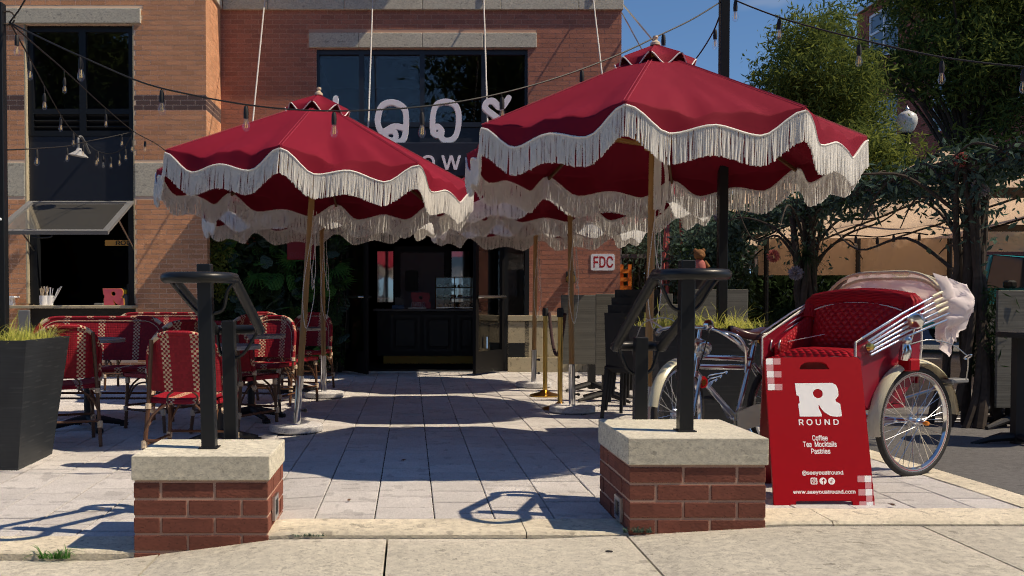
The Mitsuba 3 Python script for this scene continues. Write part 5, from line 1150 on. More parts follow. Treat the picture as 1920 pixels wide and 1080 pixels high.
solo('barrier_rope', MB().tube(rp, 0.017, 8), mat('rope', (0.04, 0.018, 0.022), 0.9), 'dark velvet rope sagging between the two brass stanchions', 'rope', smooth=40)

# ---------------------------------------------------------------- flipped tables, stacked chairs, tables at the right edge
def flip_table(px0, px1, py0, py1, Y, lab, foot=None):
    k = thing('flip_table', lab, 'table', 'grey flip top tables'); a, b = W(px0, py1, Y), W(px1, py0, Y); cx = (a[0] + b[0]) / 2 if foot is None else W(foot, py1, Y)[0]
    part(k, 'tabletop', MB().box(a[0], b[0], Y, Y + 0.03, a[2], b[2], 0.003), GREYW)
    part(k, 'pedestal', MB().box(cx - 0.04, cx + 0.04, Y + 0.05, Y + 0.13, 0.03, 0.74), BLACKM)
    m = MB()
    for t in range(4):
        d = np.array([math.cos(t * PI / 2 + .5), math.sin(t * PI / 2 + .5), 0]); c = np.array([cx, Y + 0.09, 0])
        m.tube([c + [0, 0, .09], c + d * .15 + [0, 0, .06], c + d * .36 + [0, 0, .022]], [.035, .028, .016], 8)
    part(k, 'base', m, BLACKM, smooth=40)
flip_table(1052, 1119, 553, 683, 11.15, 'grey wood table top tipped upright, next to the brick plinth', 1112)
flip_table(1117, 1262, 551, 703, 10.06, 'grey wood table top tipped upright behind the stacked black chairs', 1140)
flip_table(1203, 1290, 570, 735, 9.54, 'grey wood table top tipped upright behind the rear right rail post')
flip_table(1296, 1403, 543, 680, 9.08, 'grey wood table top tipped upright behind the planter grass')
flip_table(1868, 1960, 545, 765, 7.93, 'grey wood table top tipped upright at the right edge'); flip_table(1842, 1900, 570, 720, 8.74, 'narrow brown grey table top tipped upright right of the twisted column')
def black_chair(x, y, z, rz, lab):
    k = thing('black_chair', lab, 'chair', 'stacked black chairs'); to = xf([x, y, z], rz)
    if 'b' not in BC:
        P = np.array([[[xx, -0.20 - 0.10 * (zz - .45) + 0.03 * (xx / .2) ** 2, zz] for xx in np.linspace(-.2, .2, 9)] for zz in (0.40, 0.5, 0.62, 0.75, 0.88, 0.93)])
        BC['b'] = shape(MB().grid(P).grid(P + [0, .025, 0], flip=True).grid(np.stack([P[-1], P[-1] + [0, .025, 0]])), BLACKM, True)
        BC['s'] = shape(MB().box(-.21, .21, -.2, .22, 0.42, 0.46, 0.012), BLACKM)
        BC['l'] = [shape(MB().tube([[sx * .2, sy * .2 - (.06 if sy < 0 else 0), 0], [sx * .185, sy * .19, .43]], [.017, .02], 8), BLACKM, 40) for sx in (-1, 1) for sy in (-1, 1)]
    part(k, 'backrest', BC['b'], None, to=to); part(k, 'seat', BC['s'], None, to=to)
    for l in BC['l']: part(k, 'leg', l, None, to=to)
BC = {}
for i, t in enumerate(('lowest', 'second lowest', 'third', 'topmost')):
    black_chair(2.00 + 0.035 * i, 8.76 + 0.02 * i, 0.005 + 0.068 * i, -2.15 + PI * .5, t + ' black chair of the stack by the rear right rail post')
k = thing('pedestal_table', 'black pedestal table foot at the right edge of the asphalt', 'table'); q = W(1908, 835, 7.015)
part(k, 'pedestal', MB().box(q[0] - 0.035, q[0] + 0.035, 6.98, 7.05, 0.0, 0.78), BLACKM); part(k, 'tabletop', MB().lathe([(0, .78), (.36, .78), (.365, .80), (.36, .82), (0, .82)], [q[0] + .25, 7.015, 0], n=32), BLACKM, smooth=40)
m = MB()
for t in range(4):
    d = np.array([math.cos(t * PI / 2), math.sin(t * PI / 2), 0]); m.tube([[q[0], 7.015, .07], np.array([q[0], 7.015, .05]) + d * .2, np.array([q[0], 7.015, .016]) + d * .33], [.03, .022, .014], 8)
part(k, 'base', m, BLACKM, smooth=40)

# ---------------------------------------------------------------- foliage
def leaf_quads(P, size, elong, r, droop=0.0, jit=0.35):
    n = len(P); d = r.normal(size=(n, 3)); d[:, 2] -= droop; d /= np.linalg.norm(d, axis=1, keepdims=True)
    s = np.cross(d, r.normal(size=(n, 3))); s /= np.linalg.norm(s, axis=1, keepdims=True) + 1e-9; up = np.cross(s, d)
    L = size * (1 + jit * r.normal(size=(n, 1))).clip(0.4, 1.8); w = L / elong
    v = np.stack([P, P + d * L * .45 + s * w * .5 + up * L * .05, P + d * L, P + d * L * .45 - s * w * .5 + up * L * .05], 1).reshape(-1, 3)
    i = np.arange(n)[:, None] * 4
    return v, np.vstack([i + [0, 1, 2], i + [0, 2, 3]])
def blob_points(blobs, n, r, clump=0.18, per=26):
    w = np.array([b[1][0] * b[1][1] * b[1][2] for b in blobs]) ** 0.8; w /= w.sum(); out = []
    for (c, rad), q in zip(blobs, w):
        m = max(1, int(n * q / per)); d = r.normal(size=(m, 3)); d /= np.linalg.norm(d, axis=1, keepdims=True); rr = r.uniform(0.15, 1, (m, 1)) ** 0.45
        cc = np.array(c) + d * rr * np.array(rad)
        out.append((cc[:, None] + r.normal(size=(m, per, 3)) * clump * np.array([1, 1, .8])).reshape(-1, 3))
    return np.vstack(out)
def tree(name, lab, base, blobs, n, size, elong, mats, seed, trunk_r=0.18, clump=0.25, droop=0.2, grp=None):
    r = np.random.default_rng(seed); k = thing(name, lab, 'tree', grp); m = MB(); b = np.array(base, float)
    top = np.mean([q[0] for q in blobs], axis=0); mid = b + (top - b) * 0.55
    m.tube(spline([b, b + (mid - b) * .5 + r.normal(0, .06, 3) * [1, 1, 0], mid, top], 5), np.linspace(trunk_r, trunk_r * .35, 16), 10)
    for c, rad in blobs:
        for _ in range(2):
            e = np.array(c) + r.normal(0, .5, 3) * rad * .8; s0 = b + (top - b) * r.uniform(.35, .8); m.tube(spline([s0, (s0 + e) / 2 + [0, 0, .15 * np.linalg.norm(e - s0)], e], 5), np.linspace(trunk_r * .35, .012, 11), 6)
    part(k, 'trunk', m, BARK, smooth=40)
    P = blob_points(blobs, n, r, clump); lum = r.random(len(P))
    for i, (mt, f) in enumerate(mats):
        lo = sum(q[1] for q in mats[:i]); sel = (lum >= lo) & (lum < lo + f); part(k, 'crown', MB().add(*leaf_quads(P[sel], size, elong, r, droop)), mt, stuff=True)
    return k
def crown_blobs(c, R, n, r, sub=0.45):
    d = r.normal(size=(n, 3)); d /= np.linalg.norm(d, axis=1, keepdims=True); return [(np.array(c) + d[i] * np.array(R) * r.uniform(.35, .8), np.array(R) * sub * r.uniform(.7, 1.2)) for i in range(n)]
r = np.random.default_rng(31)
def Wc(px, py, Y): return W(px, py, Y)
tree('oak_tree', 'feathery green tree right of the largest umbrella against the blue sky', [Wc(1540, 560, 23.)[0], 23, -0.3],
     [(Wc(px, py, 23. + dy), np.array([a, a, b])) for px, py, dy, a, b in ((1510, 75, 0, .75, .55), (1560, 60, .5, .5, .6), (1480, 150, 0, .75, .7), (1560, 150, -.5, 1.0, .8), (1500, 230, 0, 1.0, .9), (1590, 230, .5, .9, .9), (1480, 310, 0, .8, .8), (1560, 320, -.6, 1.2, .9), (1440, 260, 0.3, .5, .6))],
     42000, 0.15, 4.5, ((LEAF, .6), (LEAFY, .4)), 41, 0.16, 0.22)
tree('oak_tree', 'big dark overhanging oak filling the top right corner', [Wc(1862, 560, 27.0)[0], 27.0, -0.3],
     [(Wc(px, py, 27.0 + 2 * dy), np.array([a, a, b]) * 1.74) for px, py, dy, a, b in ((1775, 25, 0, .9, .5), (1850, 10, 0, 1.0, .7), (1910, 60, .3, 1.0, .8), (1730, 95, .5, .5, .35), (1650, 122, .5, .6, .30), (1600, 105, .5, .4, .28), (1700, 140, .2, .5, .28), (1800, 100, -.3, .9, .5), (1880, 150, .2, 1.0, .7), (1790, 170, 0, .6, .35), (1840, 220, .5, .7, .5), (1910, 250, -.3, .9, .6), (1700, -40, 0, 1.0, .4), (1850, -80, 0, 1.8, .9), (1960, 60, 0, 1.2, 1.2), (1690, 165, .2, .45, .2))],
     46000, 0.20, 4.2, ((LEAF, .58), (LEAFD, .14), (LEAFY, .28)), 43, 0.2, 0.2)
tree('street_tree', 'low bright green tree beside the street lamp', [Wc(1660, 560, 19.55)[0], 19.55, -.3], [(Wc(px, py, 19.55), np.array([a, a, b])) for px, py, a, b in ((1645, 285, .45, .3), (1625, 310, .6, .4), (1670, 330, .7, .35))], 7000, 0.13, 4, ((LEAFY, .6), (LEAF, .4)), 45, 0.08)
# trees across the street, seen only as reflections in the windows
for i, (x, y, h, R) in enumerate(((5.5, -16, 9.6, 5.6), (15, -17, 9.0, 5.5), (-13.5, -15, 8.5, 4.6))):
    tree('street_tree', ('tree across the street left of the camera', 'tree across the street right of the camera', 'far tree across the street')[(1, 2, 0)[i]], [x, y, -.2], crown_blobs([x, y, h], [R, R, 4.3], 22, np.random.default_rng(60 + i)), 16000, 0.42, 2.6, ((LEAF, .6), (LEAFD, .4)), 70 + i, 0.3, 0.5)
def street_block(x0, x1, y, h, lab):
    k = thing('street_building', lab, 'building'); m = MB(); n = int((x1 - x0) / 3.2); ws = (x1 - x0) / n
    hs = [(x0 + ws * (i + .25), x0 + ws * (i + .75), z, z + 1.9) for i in range(n) for z in np.arange(1.2, h - 2.2, 3.3)]
    part(k, 'wall', wall_boxes(m, x0, x1, -.3, h, y - .35, y, hs), MORTM); part(k, 'back', MB().box(x0, x1, y - 8, y - .36, -.3, h), BRD)
    g = MB()
    for a, b, c, d in hs: g.add([[a, y - .2, c], [a, y - .2, d], [b, y - .2, d], [b, y - .2, c]], [[0, 1, 2, 3]])
    part(k, 'glazing', g, CARGLASS, stuff=True); part(k, 'cornice', MB().box(x0 - .2, x1 + .2, y - .4, y + .25, h, h + .4), STONE)
street_block(6, 62, -34, 17.0, 'brick building across the street behind the camera on the right'); street_block(-64, -15, -34, 16.0, 'brick building across the street behind the camera on the left')
# green wall of big leaves left of the doors
def palm_leaf(m, c, L, d, up, r, kind):
    d, up = nrm(d), nrm(up); s = nrm(np.cross(d, up)); up = np.cross(s, d)
    if kind == 0:   # split leaf
        n = 7
        for sg in (-1, 1):
            for i in range(n):
                t0, t1 = i / n * .9, (i + .78) / n * .9; w0 = math.sin(PI * (t0 * .85 + .12)) * L * .42; w1 = math.sin(PI * (t1 * .85 + .12)) * L * .42
                f = lambda t, w: c + d * L * t + s * sg * w + d * w * .35 - up * (w * w / L * .6 + L * t * t * .25)
                m.add([c + d * L * t0 - up * L * t0 * t0 * .25, f(t0, w0), f(t1, w1), c + d * L * t1 - up * L * t1 * t1 * .25], [[0, 1, 2, 3]])
    else:           # fan of narrow fingers
        for a in np.linspace(-1.5, 1.5, 13):
            q = d * math.cos(a) + s * math.sin(a); l = L * (0.75 + .25 * math.cos(a)) * r.uniform(.85, 1.1); w = nrm(np.cross(q, up)) * l * .045
            m.add([c, c + q * l * .5 + w - up * l * .03, c + q * l - up * l * .22, c + q * l * .5 - w - up * l * .03], [[0, 1, 2, 3]])
gw = thing('plant_wall', 'dense wall of tropical foliage on the brick left of the doors', 'plants')
r = np.random.default_rng(81); ms = [MB(), MB(), MB()]
for i in range(620):
    px, py = r.uniform(385, 640), r.uniform(425, 668); Y = r.uniform(13.5, 14.15)
    if px > 560 and r.random() < .35: continue
    c = W(px, py, Y); d = np.array([r.normal(0, .8), -0.5 + r.normal(0, .4), r.normal(-.25, .6)]); palm_leaf(ms[int(r.integers(0, 3))], c, r.uniform(.14, .34), d, np.array([r.normal(0, .3), -.7, .7]), r, int(r.random() < .35))
for mm, mt in zip(ms, (LEAFD, LEAFG, LEAFB)): part(gw, 'foliage', mm, mt, stuff=True)
P = np.array([W(px, py, Y) for px, py, Y in zip(r.uniform(385, 645, 7000), r.uniform(430, 672, 7000), r.uniform(13.55, 14.24, 7000))]); part(gw, 'filler_leaves', MB().add(*leaf_quads(P, 0.085, 2.4, r, .3)), LEAFD, stuff=True)
P = np.array([W(px + 8 * math.sin(py * .06), py, 13.478) for px, py in zip(r.normal(408, 14, 900), r.uniform(445, 560, 900))]); part(gw, 'light_vine', MB().add(*leaf_quads(P, 0.06, 2.2, r, .3)), LEAFY, stuff=True)
for i in range(9):
    px = r.uniform(560, 650); pts = [W(px + r.normal(0, 4) + 10 * t, 470 + 190 * t, 13.685) for t in np.linspace(0, 1, 6)]
    part(gw, 'stem', MB().tube(spline(pts, 4), .006, 5), BARK, smooth=40)
k = thing('red_hanging_sign', 'red hanging board half hidden in the foliage left of the doors', 'sign'); a, b = W(538, 487, 13.455), W(592, 452, 13.455)
part(k, 'board', MB().box(a[0], b[0], 13.455, 13.475, a[2], b[2] + .25, 0.004), SIGNREDD)
tm = meshkit.text_mesh('ROUND', 0.075, 0.002, bold=True); v = np.array(tm.vertices); part(k, 'lettering', MB().add(np.stack([a[0] + .03 + v[:, 0], 13.454 - v[:, 2], a[2] + .03 + v[:, 1]], 1), tm.faces), MAROON)

# ---------------------------------------------------------------- pergola of twisted columns, vines and flowers, tan awnings
XP = 4.65
r = np.random.default_rng(91)
def column(y, lab, sc, n=9):
    k = thing('twisted_column', lab, 'column', None); c = np.array([XP, y, 0.0]); zt = 2.12
    for i in range(n):
        a0 = i * 2 * PI / n + r.normal(0, .2); tw = r.choice([-1, 1]) * r.uniform(1.2, 2.6); pts = []
        for t in np.linspace(0, 1, 12):
            R = sc * (0.30 * (1 - t) ** 3 + 0.15 + 0.22 * max(t - .6, 0) ** 1.4 * 2.2); a = a0 + tw * t
            pts.append(c + [R * math.cos(a) * (1 + .1 * r.normal()), R * math.sin(a), zt * t])
        part(k, 'strand', MB().tube(spline(pts, 3), np.linspace(0.075, 0.042, 34) * sc * r.uniform(.7, 1.25), 8), BARK, smooth=40)
    for i in range(8):
        a = r.uniform(0, 2 * PI); z = r.uniform(1.5, 2.1); d = np.array([math.cos(a), math.sin(a), 0]); L = r.uniform(.6, 1.3)
        pts = [c + d * .1 + [0, 0, z - .3], c + d * L * .4 + [0, 0, z], c + d * L * .75 + [0, 0, z + r.uniform(-.1, .25)], c + d * L + [0, 0, z + r.uniform(-.2, .4)]]
        part(k, 'branch', MB().tube(spline(pts, 5), np.linspace(.032, .008, 16) * sc, 6), BARK, smooth=40)
    part(k, 'core', MB().tube([c, c + [0, 0, zt]], 0.07 * sc, 10), BARK, smooth=40)
    P = np.array([c + [r.normal(0, .22) * sc, r.normal(0, .2), z] for z in np.clip(r.normal(1.9, .22, 700), 1.2, 2.3)]); part(k, 'vine', MB().add(*leaf_quads(P, .06, 2.6, r, .3)), LEAFB, stuff=True)
    P = np.array([c + [r.normal(0, .06) + .24 * sc, r.normal(0, .08) - .06, z] for z in r.uniform(.40, 1.2, 800)]); part(k, 'hanging_fern', MB().add(*leaf_quads(P, .085, 7, r, 1.2)), LEAFD, stuff=True)
    return k
column(8.2, 'nearest twisted trunk column, behind the rickshaw', 0.56); column(11.55, 'middle twisted trunk column of the pergola', 0.62); column(14.25, 'farthest twisted trunk column of the pergola', 0.6)
pg = thing('pergola', 'dark pergola beam wrapped in grey green vines over the twisted columns', 'pergola')
part(pg, 'beam', MB().box(XP - .07, XP + .07, 6.5, 17.8, 2.10, 2.24), BARK)
for y in (7.9, 10.3, 12.9, 15.4, 17.5): part(pg, 'cross_beam', MB().box(XP + .072, XP + 7, y - .05, y + .05, 2.12, 2.22), BARK)
def vine_pts(n, y0, y1, th, zc=2.17):
    y = r.uniform(y0, y1, n); w = 1 + .6 * (meshkit.noise(np.stack([y * 1.3, y * 0, y * 0], -1)) - .5); return np.stack([XP + r.normal(0, th, n) * w, y, zc + r.normal(0, th * .75, n) * w - .10 * meshkit.noise(np.stack([y * 3, y * 0 + 4, y * 0], -1))], -1)
part(pg, 'vine', MB().add(*leaf_quads(vine_pts(8000, 6.5, 17.8, .115), .075, 2.8, r, .1)), LEAFB, stuff=True)
part(pg, 'vine', MB().add(*leaf_quads(vine_pts(3500, 6.5, 17.8, .13, 2.2), .07, 3.0, r, .1)), LEAFD, stuff=True)
P = np.stack([XP - .35 + r.normal(0, .35, 5200), r.uniform(13.1, 17.8, 5200), 1.95 + r.normal(0, .28, 5200)], -1); part(pg, 'vine', MB().add(*leaf_quads(P, .085, 2.6, r, .3)), LEAFB, stuff=True)
for i in range(26):
    y = r.uniform(7.1, 16); c = np.array([XP + r.normal(0, .12), y, 2.2]); d = r.normal(size=3) * [1, 1, .4]; d = nrm(d) * r.uniform(.3, .7)
    part(pg, 'twig', MB().tube(spline([c, c + d * .5 + [0, 0, .08], c + d + [0, 0, -.1 * r.random()]], 5), np.linspace(.014, .004, 11), 5), BARK, smooth=40)
for (px, py, Y, R_, mt, lab) in ((1802, 299, 8.16, .075, FLOWP, 'pink dahlia flower on the pergola vine at the right'), (1838, 352, 8.05, .085, FLOWW, 'pale grey mauve round flower on the nearest twisted column'), (1545, 375, 11.15, .10, FLOWW, 'pale flower on the vine above the middle twisted column'), (1716, 345, 9.20, .07, FLOWP, 'faded pink flower among the vine stems'), (1627, 392, 10.35, .09, FLOWW, 'grey flower hanging under the vine in front of the awning'), (1492, 512, 11.15, .09, FLOWW, 'pale flower low on the middle twisted column'), (1450, 480, 12.65, .09, FLOWP, 'faded pink flower left of the middle twisted column'), (1348, 405, 13.22, .08, FLOWW, 'pale flower just right of the tall pole')):
    c = W(px, py, Y); d = r.normal(size=(150, 3)); d /= np.linalg.norm(d, axis=1, keepdims=True)
    m = MB()
    for q in d:
        s = nrm(np.cross(q, r.normal(size=3))); m.add([c + q * R_ * .3, c + q * R_ * .75 + s * R_ * .13, c + q * R_, c + q * R_ * .75 - s * R_ * .13], [[0, 1, 2, 3]])
    solo('flower', m, mt, lab, 'flower')
for (px, py, Y, L, lab) in ((1512, 480, 11.21, .32, 'spiky dark air plant tuft on the middle twisted column'), (1400, 545, 13.68, .4, 'drooping dark fern on the farthest twisted column'), (1475, 580, 10.81, .38, 'dark low fern in the shade left of the rickshaw hood')):
    c = W(px, py, Y); m = MB()
    for i in range(90):
        d = nrm(r.normal(size=3) * [1, .7, .6] + [0, -.3, .25]); s = nrm(np.cross(d, [0, 0, 1])) * .010; l = L * r.uniform(.6, 1.1)
        m.grid(np.array([[c + d * l * t - [0, 0, .5 * l * t * t] - s * (1 - t), c + d * l * t - [0, 0, .5 * l * t * t] + s * (1 - t)] for t in np.linspace(0, 1, 5)]))
    solo('fern', m, LEAFD, lab, 'fern')
def awning(x0, x1, y0, y1, z0, z1, val, lab, seed):
    k = thing('fabric_awning', lab, 'awning'); nx, ny = 40, 30; P = []
    for j in range(ny + 1):
        t = j / ny; P.append([[x0 + (x1 - x0) * i / nx, y0 + (y1 - y0) * t, z0 + (z1 - z0) * t - .10 * abs(math.sin(PI * i / nx * 3)) * math.sin(PI * t) + .015 * meshkit.noise([i * .4, j * .4, seed])] for i in range(nx + 1)])
    part(k, 'roof', MB().grid(np.array(P)), TAN, smooth=True)
    V = np.array([[[x0 + (x1 - x0) * i / nx, y1 + .01 + .025 * math.sin(i * 1.1 + j), z1 - val * j / 6] for i in range(nx + 1)] for j in range(7)]); part(k, 'valance', MB().grid(V), TAN, smooth=True)
    for i in (0, 13, 27, 40): part(k, 'seam_rail', MB().tube([np.array(P[j][i]) - [0, 0, .02] for j in range(ny + 1)], .014, 6), BLACKM, smooth=40)
    for xx in (x0 + .1, (x0 + x1) / 2, x1 - .1): part(k, 'post', MB().tube([[xx, y1 - .05, 0], [xx, y1 - .05, z1]], .035, 8), BLACKM, smooth=40)
awning(4.95, 7.75, 9.2, 14.0, 2.42, 1.92, .52, 'tan fabric awning glowing in the sun behind the pergola', 2)
awning(7.9, 14.0, 11.0, 17.0, 2.78, 2.3, .42, 'tan fabric awning at the right edge above the turquoise car', 8)
awning(5.0, 8.2, 14.5, 19.0, 2.75, 2.1, .45, 'second tan fabric awning farther back, left of the twisted column', 5)
# lights hung under the awning
string('string of bulbs hung below the tan awning behind the vines', [(1560, 440), (1610, 442), (1650, 444), (1700, 436), (1740, 440)], [9.4] * 5, [(1604, 446), (1643, 450), (1677, 428), (1722, 438)], .008)
# dark planting and fence behind
def hedge(name, lab, cat, x0, x1, y0, y1, z0, z1, n, size, mats, seed):
    q = np.random.default_rng(seed); k = thing(name, lab, cat); P = np.stack([q.uniform(x0, x1, n), q.uniform(y0, y1, n), z0 + (z1 - z0) * q.random(n) ** .8], -1)
    bump = meshkit.fbm(np.stack([P[:, 0] * .8, P[:, 1] * .8, P[:, 0] * 0], -1), 3, seed); P[:, 2] = z0 + (P[:, 2] - z0) * (.55 + .7 * bump); l = q.random(n)
    for i, (mt, f) in enumerate(mats):
        lo = sum(m_[1] for m_ in mats[:i]); part(k, 'leaves', MB().add(*leaf_quads(P[(l >= lo) & (l < lo + f)], size, 2.6, q, .2)), mt, stuff=True)
    for i in range(8): part(k, 'stem', MB().tube([[x0 + (x1 - x0) * (i + .5) / 8, (y0 + y1) / 2, 0], [x0 + (x1 - x0) * (i + .6) / 8, (y0 + y1) / 2, z1 * .6]], .03, 6), BARK)
hedge('shrub', 'dark shrubbery between the brick building and the pergola, behind the ladder', 'shrub', 3.9, 6.2, 18.0, 19.5, 0, 3.4, 9000, .16, ((LEAFD, .75), (LEAF, .25)), 101)
hedge('shrub', 'dark hedge in the shade below the awnings', 'shrub', 5.0, 7.4, 14.6, 15.6, 0, 1.75, 9000, .13, ((LEAFD, 1.0),), 102)
hedge('shrub', 'leafy bush with pale leaves left of the farthest twisted column', 'shrub', 3.75, 4.7, 13.4, 14.5, .2, 2.05, 5200, .09, ((LEAFB, .5), (LEAFD, .5)), 103)
hedge('far_hedge', 'far green hedge closing the court beyond the parked cars', 'hedge', 6, 60, 56, 59, -.2, 5.5, 14000, .5, ((LEAF, .6), (LEAFD, .4)), 104)
fn = thing('fence', 'dark railing fence at the back right of the building', 'fence'); m = MB()
for i in range(30): part(fn, 'bar', MB().box(3.55 + i * .1, 3.57 + i * .1, 16.56, 16.58, .1, 1.75), BLACKM)
for z in (.15, 1.05, 1.75): part(fn, 'rail', MB().box(3.5, 6.6, 16.54, 16.60, z, z + .07), GREYP)
for x in (3.5, 4.75, 6.0): part(fn, 'post', MB().box(x - .05, x + .05, 16.52, 16.62, 0, 2.2), GREYP)
ld = thing('stepladder', 'red stepladder standing open behind the right umbrellas', 'ladder'); tp = W(1258, 408, 14.49)
for (xa, xb, ya, yb) in ((1232, 1250, 14.15, 14.5), (1252, 1252, 14.15, 14.5), (1290, 1277, 15.0, 14.56)):
    a, b = W(xa, 560, ya), W(xb, 412, yb); part(ld, 'stile', MB().tube([[a[0], ya, 0], b], .028, 6), LADDER)
for i in range(6):
    t = (i + .6) / 6.3; y = 14.15 + .35 * t; a = W(1232 + 18 * t, 560, y)[0]; b = W(1252, 560, y)[0] + .28
    part(ld, 'step', MB().box(a, b, y - .03, y + .05, 2.2 * t, 2.2 * t + .025), STEEL)
part(ld, 'top_cap', MB().box(tp[0] - .22, tp[0] + .2, 14.4, 14.62, tp[2], tp[2] + .05, .006), LADDER)
k = thing('orange_barrier', 'orange slatted barrier behind the wall corner at the right', 'barrier'); a, b = W(1158, 548, 15.64), W(1183, 505, 15.64)
for i in range(3): part(k, 'slat', MB().box(a[0], b[0], 15.64, 15.67, b[2] - .06 - i * .13, b[2] - i * .13), ORANGE)
for x in (a[0] + .05, b[0] - .03): part(k, 'leg', MB().box(x, x + .05, 15.68, 15.72, 0, b[2] + .08), ORANGE)
# teddy bear sitting on the vines beside the pole
tb = thing('teddy_bear', 'small brown toy bear in a pink dress sitting by the tall pole', 'toy'); c = W(1311, 497, 12.19)
part(tb, 'body', MB().lathe([(0, -.11), (.06, -.10), (.085, -.04), (.07, .03), (.04, .07), (0, .08)], c, n=14), FLOWP, smooth=True)
hd_ = part(tb, 'head', MB().ball(c + [0, -.01, .125], .07, 2).ball(c + [-.05, 0, .18], .026, 1).ball(c + [.05, 0, .18], .026, 1).ball(c + [0, -.07, .11], .03, 1), BEAR, smooth=True)
for s in (-1, 1):
    part(tb, 'arm', MB().tube([c + [s * .06, 0, .04], c + [s * .11, -.03, -.03]], [.03, .024], 8), BEAR, smooth=True); part(tb, 'leg', MB().tube([c + [s * .04, -.02, -.09], c + [s * .07, -.12, -.12]], [.034, .032], 8), BEAR, smooth=True)
part(tb, 'seat_block', MB().box(c[0] - .09, c[0] + .09, c[1] - .05, c[1] + .08, 0, c[2] - .10), BARK)

# ---------------------------------------------------------------- street lamp, cars, far building
sl = thing('street_lamp', 'acorn globe street lamp in front of the far brick building', 'street lamp'); c = W(1700, 250, 21.85); zc = c[2]
part(sl, 'globe', MB().lathe([(.09, 0), (.15, .06), (.21, .20), (.225, .30), (.19, .40), (.12, .46), (.06, .49), (.04, .52)], c, n=20), mat('lamp_globe', (.62, .63, .62), .3), smooth=True)
part(sl, 'finial', MB().lathe([(.05, .50), (.07, .53), (.03, .57), (.0, .62)], c, n=14), STEEL, smooth=True)
part(sl, 'post', MB().lathe([(.16, -zc), (.16, -zc + .5), (.09, -zc + .7), (.065, -1.2), (.06, -.35), (.12, -.25), (.075, -.18), (.12, -.06), (.14, 0), (0, 0)], c, n=14), BLACK, smooth=40)
def car(loc, rz, paint, lab):
    k = thing('parked_car', lab, 'car', None); to = xf(loc, rz, 1.2)
    body = [(-2.2, .35), (-2.25, .62), (-2.1, .86), (-1.25, .95), (1.35, .95), (2.05, .84), (2.25, .6), (2.2, .3)]
    def loft(prof, ws, zc):
        m = MB(); P = []
        for w, z_in in ws: P.append([[x * (1 - z_in), w, z] for x, z in prof])
        return m.grid(np.array(P)), P
    secs = [(-.80, .04), (-.86, .01), (-.88, 0), (.88, 0), (.86, .01), (.80, .04)]; m, P = loft(body, secs, 0)
    for A in (P[0], P[-1]): m.add(A, [[0, i, i + 1] for i in range(1, len(A) - 1)]); m.add(A, [[0, i + 1, i] for i in range(1, len(A) - 1)])
    part(k, 'body', m, paint, smooth=35, to=to)
    roof = [(-1.5, .94), (-.95, 1.36), (-.3, 1.45), (.35, 1.42), (1.15, .94)]
    m = MB(); lo, hi = [[x, -.80, z] for x, z in roof], [[x, .80, z] for x, z in roof]; Pm = np.array([[[x, w * (1 - .22 * (z - .94) / .5), z] for x, z in roof] for w in (-.8, -.5, 0, .5, .8)]); m.grid(Pm)
    for A in (Pm[0], Pm[-1]): m.add(A, [[0, i, i + 1] for i in range(1, len(A) - 1)])
    part(k, 'cabin', m, CARGLASS, smooth=35, to=to)
    m = MB().grid(np.array([[[x, w * (1 - .22 * (z - .94) / .5), z + .012] for x, z in ((-.95, 1.36), (-.3, 1.45), (.35, 1.42))] for w in (-.82, -.4, 0, .4, .82)]))
    for s in (-1, 1):
        for pts in (((-1.5, .94), (-.95, 1.37)), ((.35, 1.43), (1.15, .94)), ((-.25, .94), (-.25, 1.45))): m.tube([[x, s * .81 * (1 - .22 * (z - .94) / .5), z] for x, z in pts], .03, 6)
    part(k, 'roof', m, paint, smooth=35, to=to)
    for x in (-1.4, 1.38):
        for s in (-1, 1):
            w = part(k, 'wheel', MB().lathe([(.20, -.1), (.31, -.1), (.325, 0), (.31, .1), (.20, .1)], [x, s * .80, .325], (0, 1, 0), 24), TYRE, smooth=40, to=to); part(w, 'rim', MB().lathe([(.2, -.09), (.17, -.03), (0, -.05), (0, .05), (.17, .03), (.2, .09)], [x, s * .80, .325], (0, 1, 0), 18), STEEL, smooth=40, to=to)
    for s in (-.6, .6): part(k, 'headlight', MB().ball([-2.14, s, .70], .11, 2), mat('lens', (.7, .7, .7), .1) if 'm_lens' not in scene else 'm_lens', smooth=True, to=to)
    for s in (-1, 1): part(k, 'mirror', MB().obox([-.75, s * .97, 1.0], [.12, .2, .12], None, .03), BLACK, to=to)
car([11.15, 18.6, .12], 2.05, TEAL, 'turquoise car parked at the right edge behind the twisted column')
car([10.2, 24.5, .03], 1.7, BLUEC, 'dark blue car parked under the far end of the awnings')
fb2 = thing('apartment_building', 'far red brick apartment block with white framed windows behind the trees', 'building'); XB = 21.0
hw_ = []
for zc_ in (13.05, 9.0, 5.0):
    for yc in (44.0, 38.4, 32.8, 27.2): hw_.append((yc - 1.4, yc + 1.4, zc_ - 1.25, zc_ + 1.0))
m = MB(); zs_ = sorted({-.5, 14.4, *[z for h in hw_ for z in h[2:]]})
for za, zb in zip(zs_[:-1], zs_[1:]):
    for s, e in cut(21.0, 46.2, [(h[0], h[1]) for h in hw_ if h[2] < zb - 1e-6 and h[3] > za + 1e-6]): m.box(XB, XB + .3, s, e, za, zb)
def _farbrick(p, n, uv):
    u, v = (p.x + p.y) / .24, p.z / .09; rr_ = dr.floor(v); f = u + .5 * (rr_ - 2 * dr.floor(rr_ / 2)); fx, fy = f - dr.floor(f), v - dr.floor(v)
    j = dr.select((fx < .05) | (fy < .12), 1.0, 0.0); return mix((.30, .075, .045), (.42, .25, .18), j * .6) * (.8 + .4 * mikit.cell_rand(dr.floor(f), rr_))
FARB = mat('far_brick', mikit.proc(_farbrick), .9); part(fb2, 'wall', m, FARB)
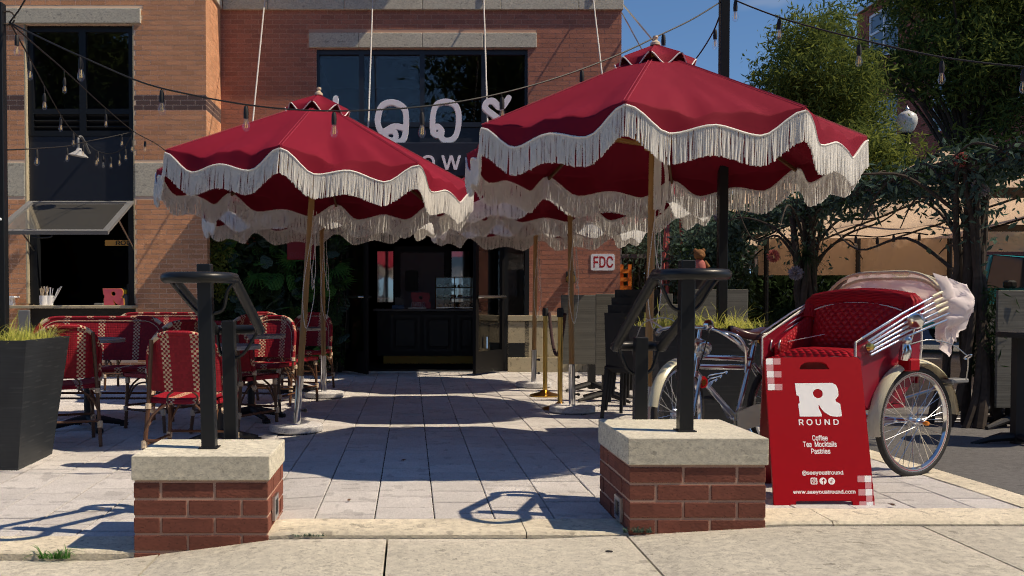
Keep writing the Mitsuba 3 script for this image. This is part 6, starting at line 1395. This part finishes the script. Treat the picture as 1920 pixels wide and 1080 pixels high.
part(fb2, 'wall', MB().box(XB, XB + 12, 46.2, 46.5, -.5, 14.4).box(XB + .3, XB + 12, 20.7, 21.0, -.5, 14.4), FARB)
part(fb2, 'cornice', MB().box(XB - .15, XB + 12, 20.9, 46.6, 14.402, 14.65, .02), STEEL)
part(fb2, 'lower_wing', MB().box(XB, XB + 8, 46.502, 60, -.5, 12.2), FARB)
for z in (12.7, 13.2): part(fb2, 'railing', MB().tube([[XB + .1, 46.7, z], [XB + .1, 60, z]], .04, 6), STEEL)
for y in np.linspace(46.8, 60, 9): part(fb2, 'baluster', MB().tube([[XB + .1, y, 12.2], [XB + .1, y, 13.2]], .03, 6), STEEL)
for a, b, c_, d in hw_:
    w = part(fb2, 'window', MB().box(XB + .05, XB + .12, a, a + .12, c_, d).box(XB + .05, XB + .12, b - .12, b, c_, d).box(XB + .05, XB + .12, (a + b) / 2 - .06, (a + b) / 2 + .06, c_ + .122, d - .122).box(XB + .05, XB + .12, a + .122, b - .122, c_, c_ + .12).box(XB + .05, XB + .12, a + .122, b - .122, d - .12, d).box(XB + .055, XB + .115, a + .122, b - .122, c_ + 1.3, c_ + 1.4), WHITE)
    part(w, 'pane', MB().add([[XB + .1, a, c_], [XB + .1, b, c_], [XB + .1, b, d], [XB + .1, a, d]], [[0, 1, 2, 3]]), mat('far_glass', (.10, .13, .17), .08, specular=.9) if 'm_far_glass' not in scene else 'm_far_glass')
    part(w, 'blind', MB().box(XB + .13, XB + .15, a + .05, b - .05, c_ + 1.35, d), WHITE)

# ---------------------------------------------------------------- weeds, litter
r = np.random.default_rng(111)
for (px, py, Y, n, h, lab) in ((103, 1043, 4.375, 40, .085, 'tuft of green grass growing from the kerb joint at the left'), (1196, 1003, 4.375, 34, .04, 'dry weeds at the foot of the right brick pier'), (578, 1002, 4.385, 26, .022, 'tiny weeds in the kerb joint right of the left pier')):
    c = W(px, py, Y); z = float(sz(c[0])) + .001
    solo('weed_tuft', grass_tuft([c[0], Y, z], n, .07, .008, h, 1.3, r), LEAFG if h > .05 else LEAFB, lab, 'weeds')
for i, (px, py, lab) in enumerate(((191, 924, 'small pale dry leaf on the pavers left of the left pier'), (757, 861, 'small dark leaf on the pavers in the umbrella shadow'), (655, 936, 'small brown leaf on the pavers right of the left pier'), (1672, 964, 'small brown leaf on the kerb right of the sandwich board'))):
    Y = F * 1.03 / (py - 562); c = W(px, py, Y); c[2] = float(zg(c[0], Y)) + .010
    t = r.uniform(0, 6); d = np.array([math.cos(t), math.sin(t), 0]) * .022; e = np.array([-d[1], d[0], 0]) * .5
    solo('fallen_leaf', MB().add([c - d, c - e + [0, 0, .006], c + d + [0, 0, .004], c + e + [0, 0, .006], c - [0, 0, .003]], [[0, 1, 4], [1, 2, 4], [2, 3, 4], [3, 0, 4]]), BIND if i == 0 else BAMBOO, lab, 'leaf')
d0 = W(1142, 1038, 4.082); solo('gum_spot', MB().lathe([(0, .0025), (.014, .002), (.017, 0)], [d0[0], 4.083, float(sz(d0[0]))], n=12), BLACKM, 'flat dark gum spot on the sidewalk slab before the right pier', 'spot', smooth=40)
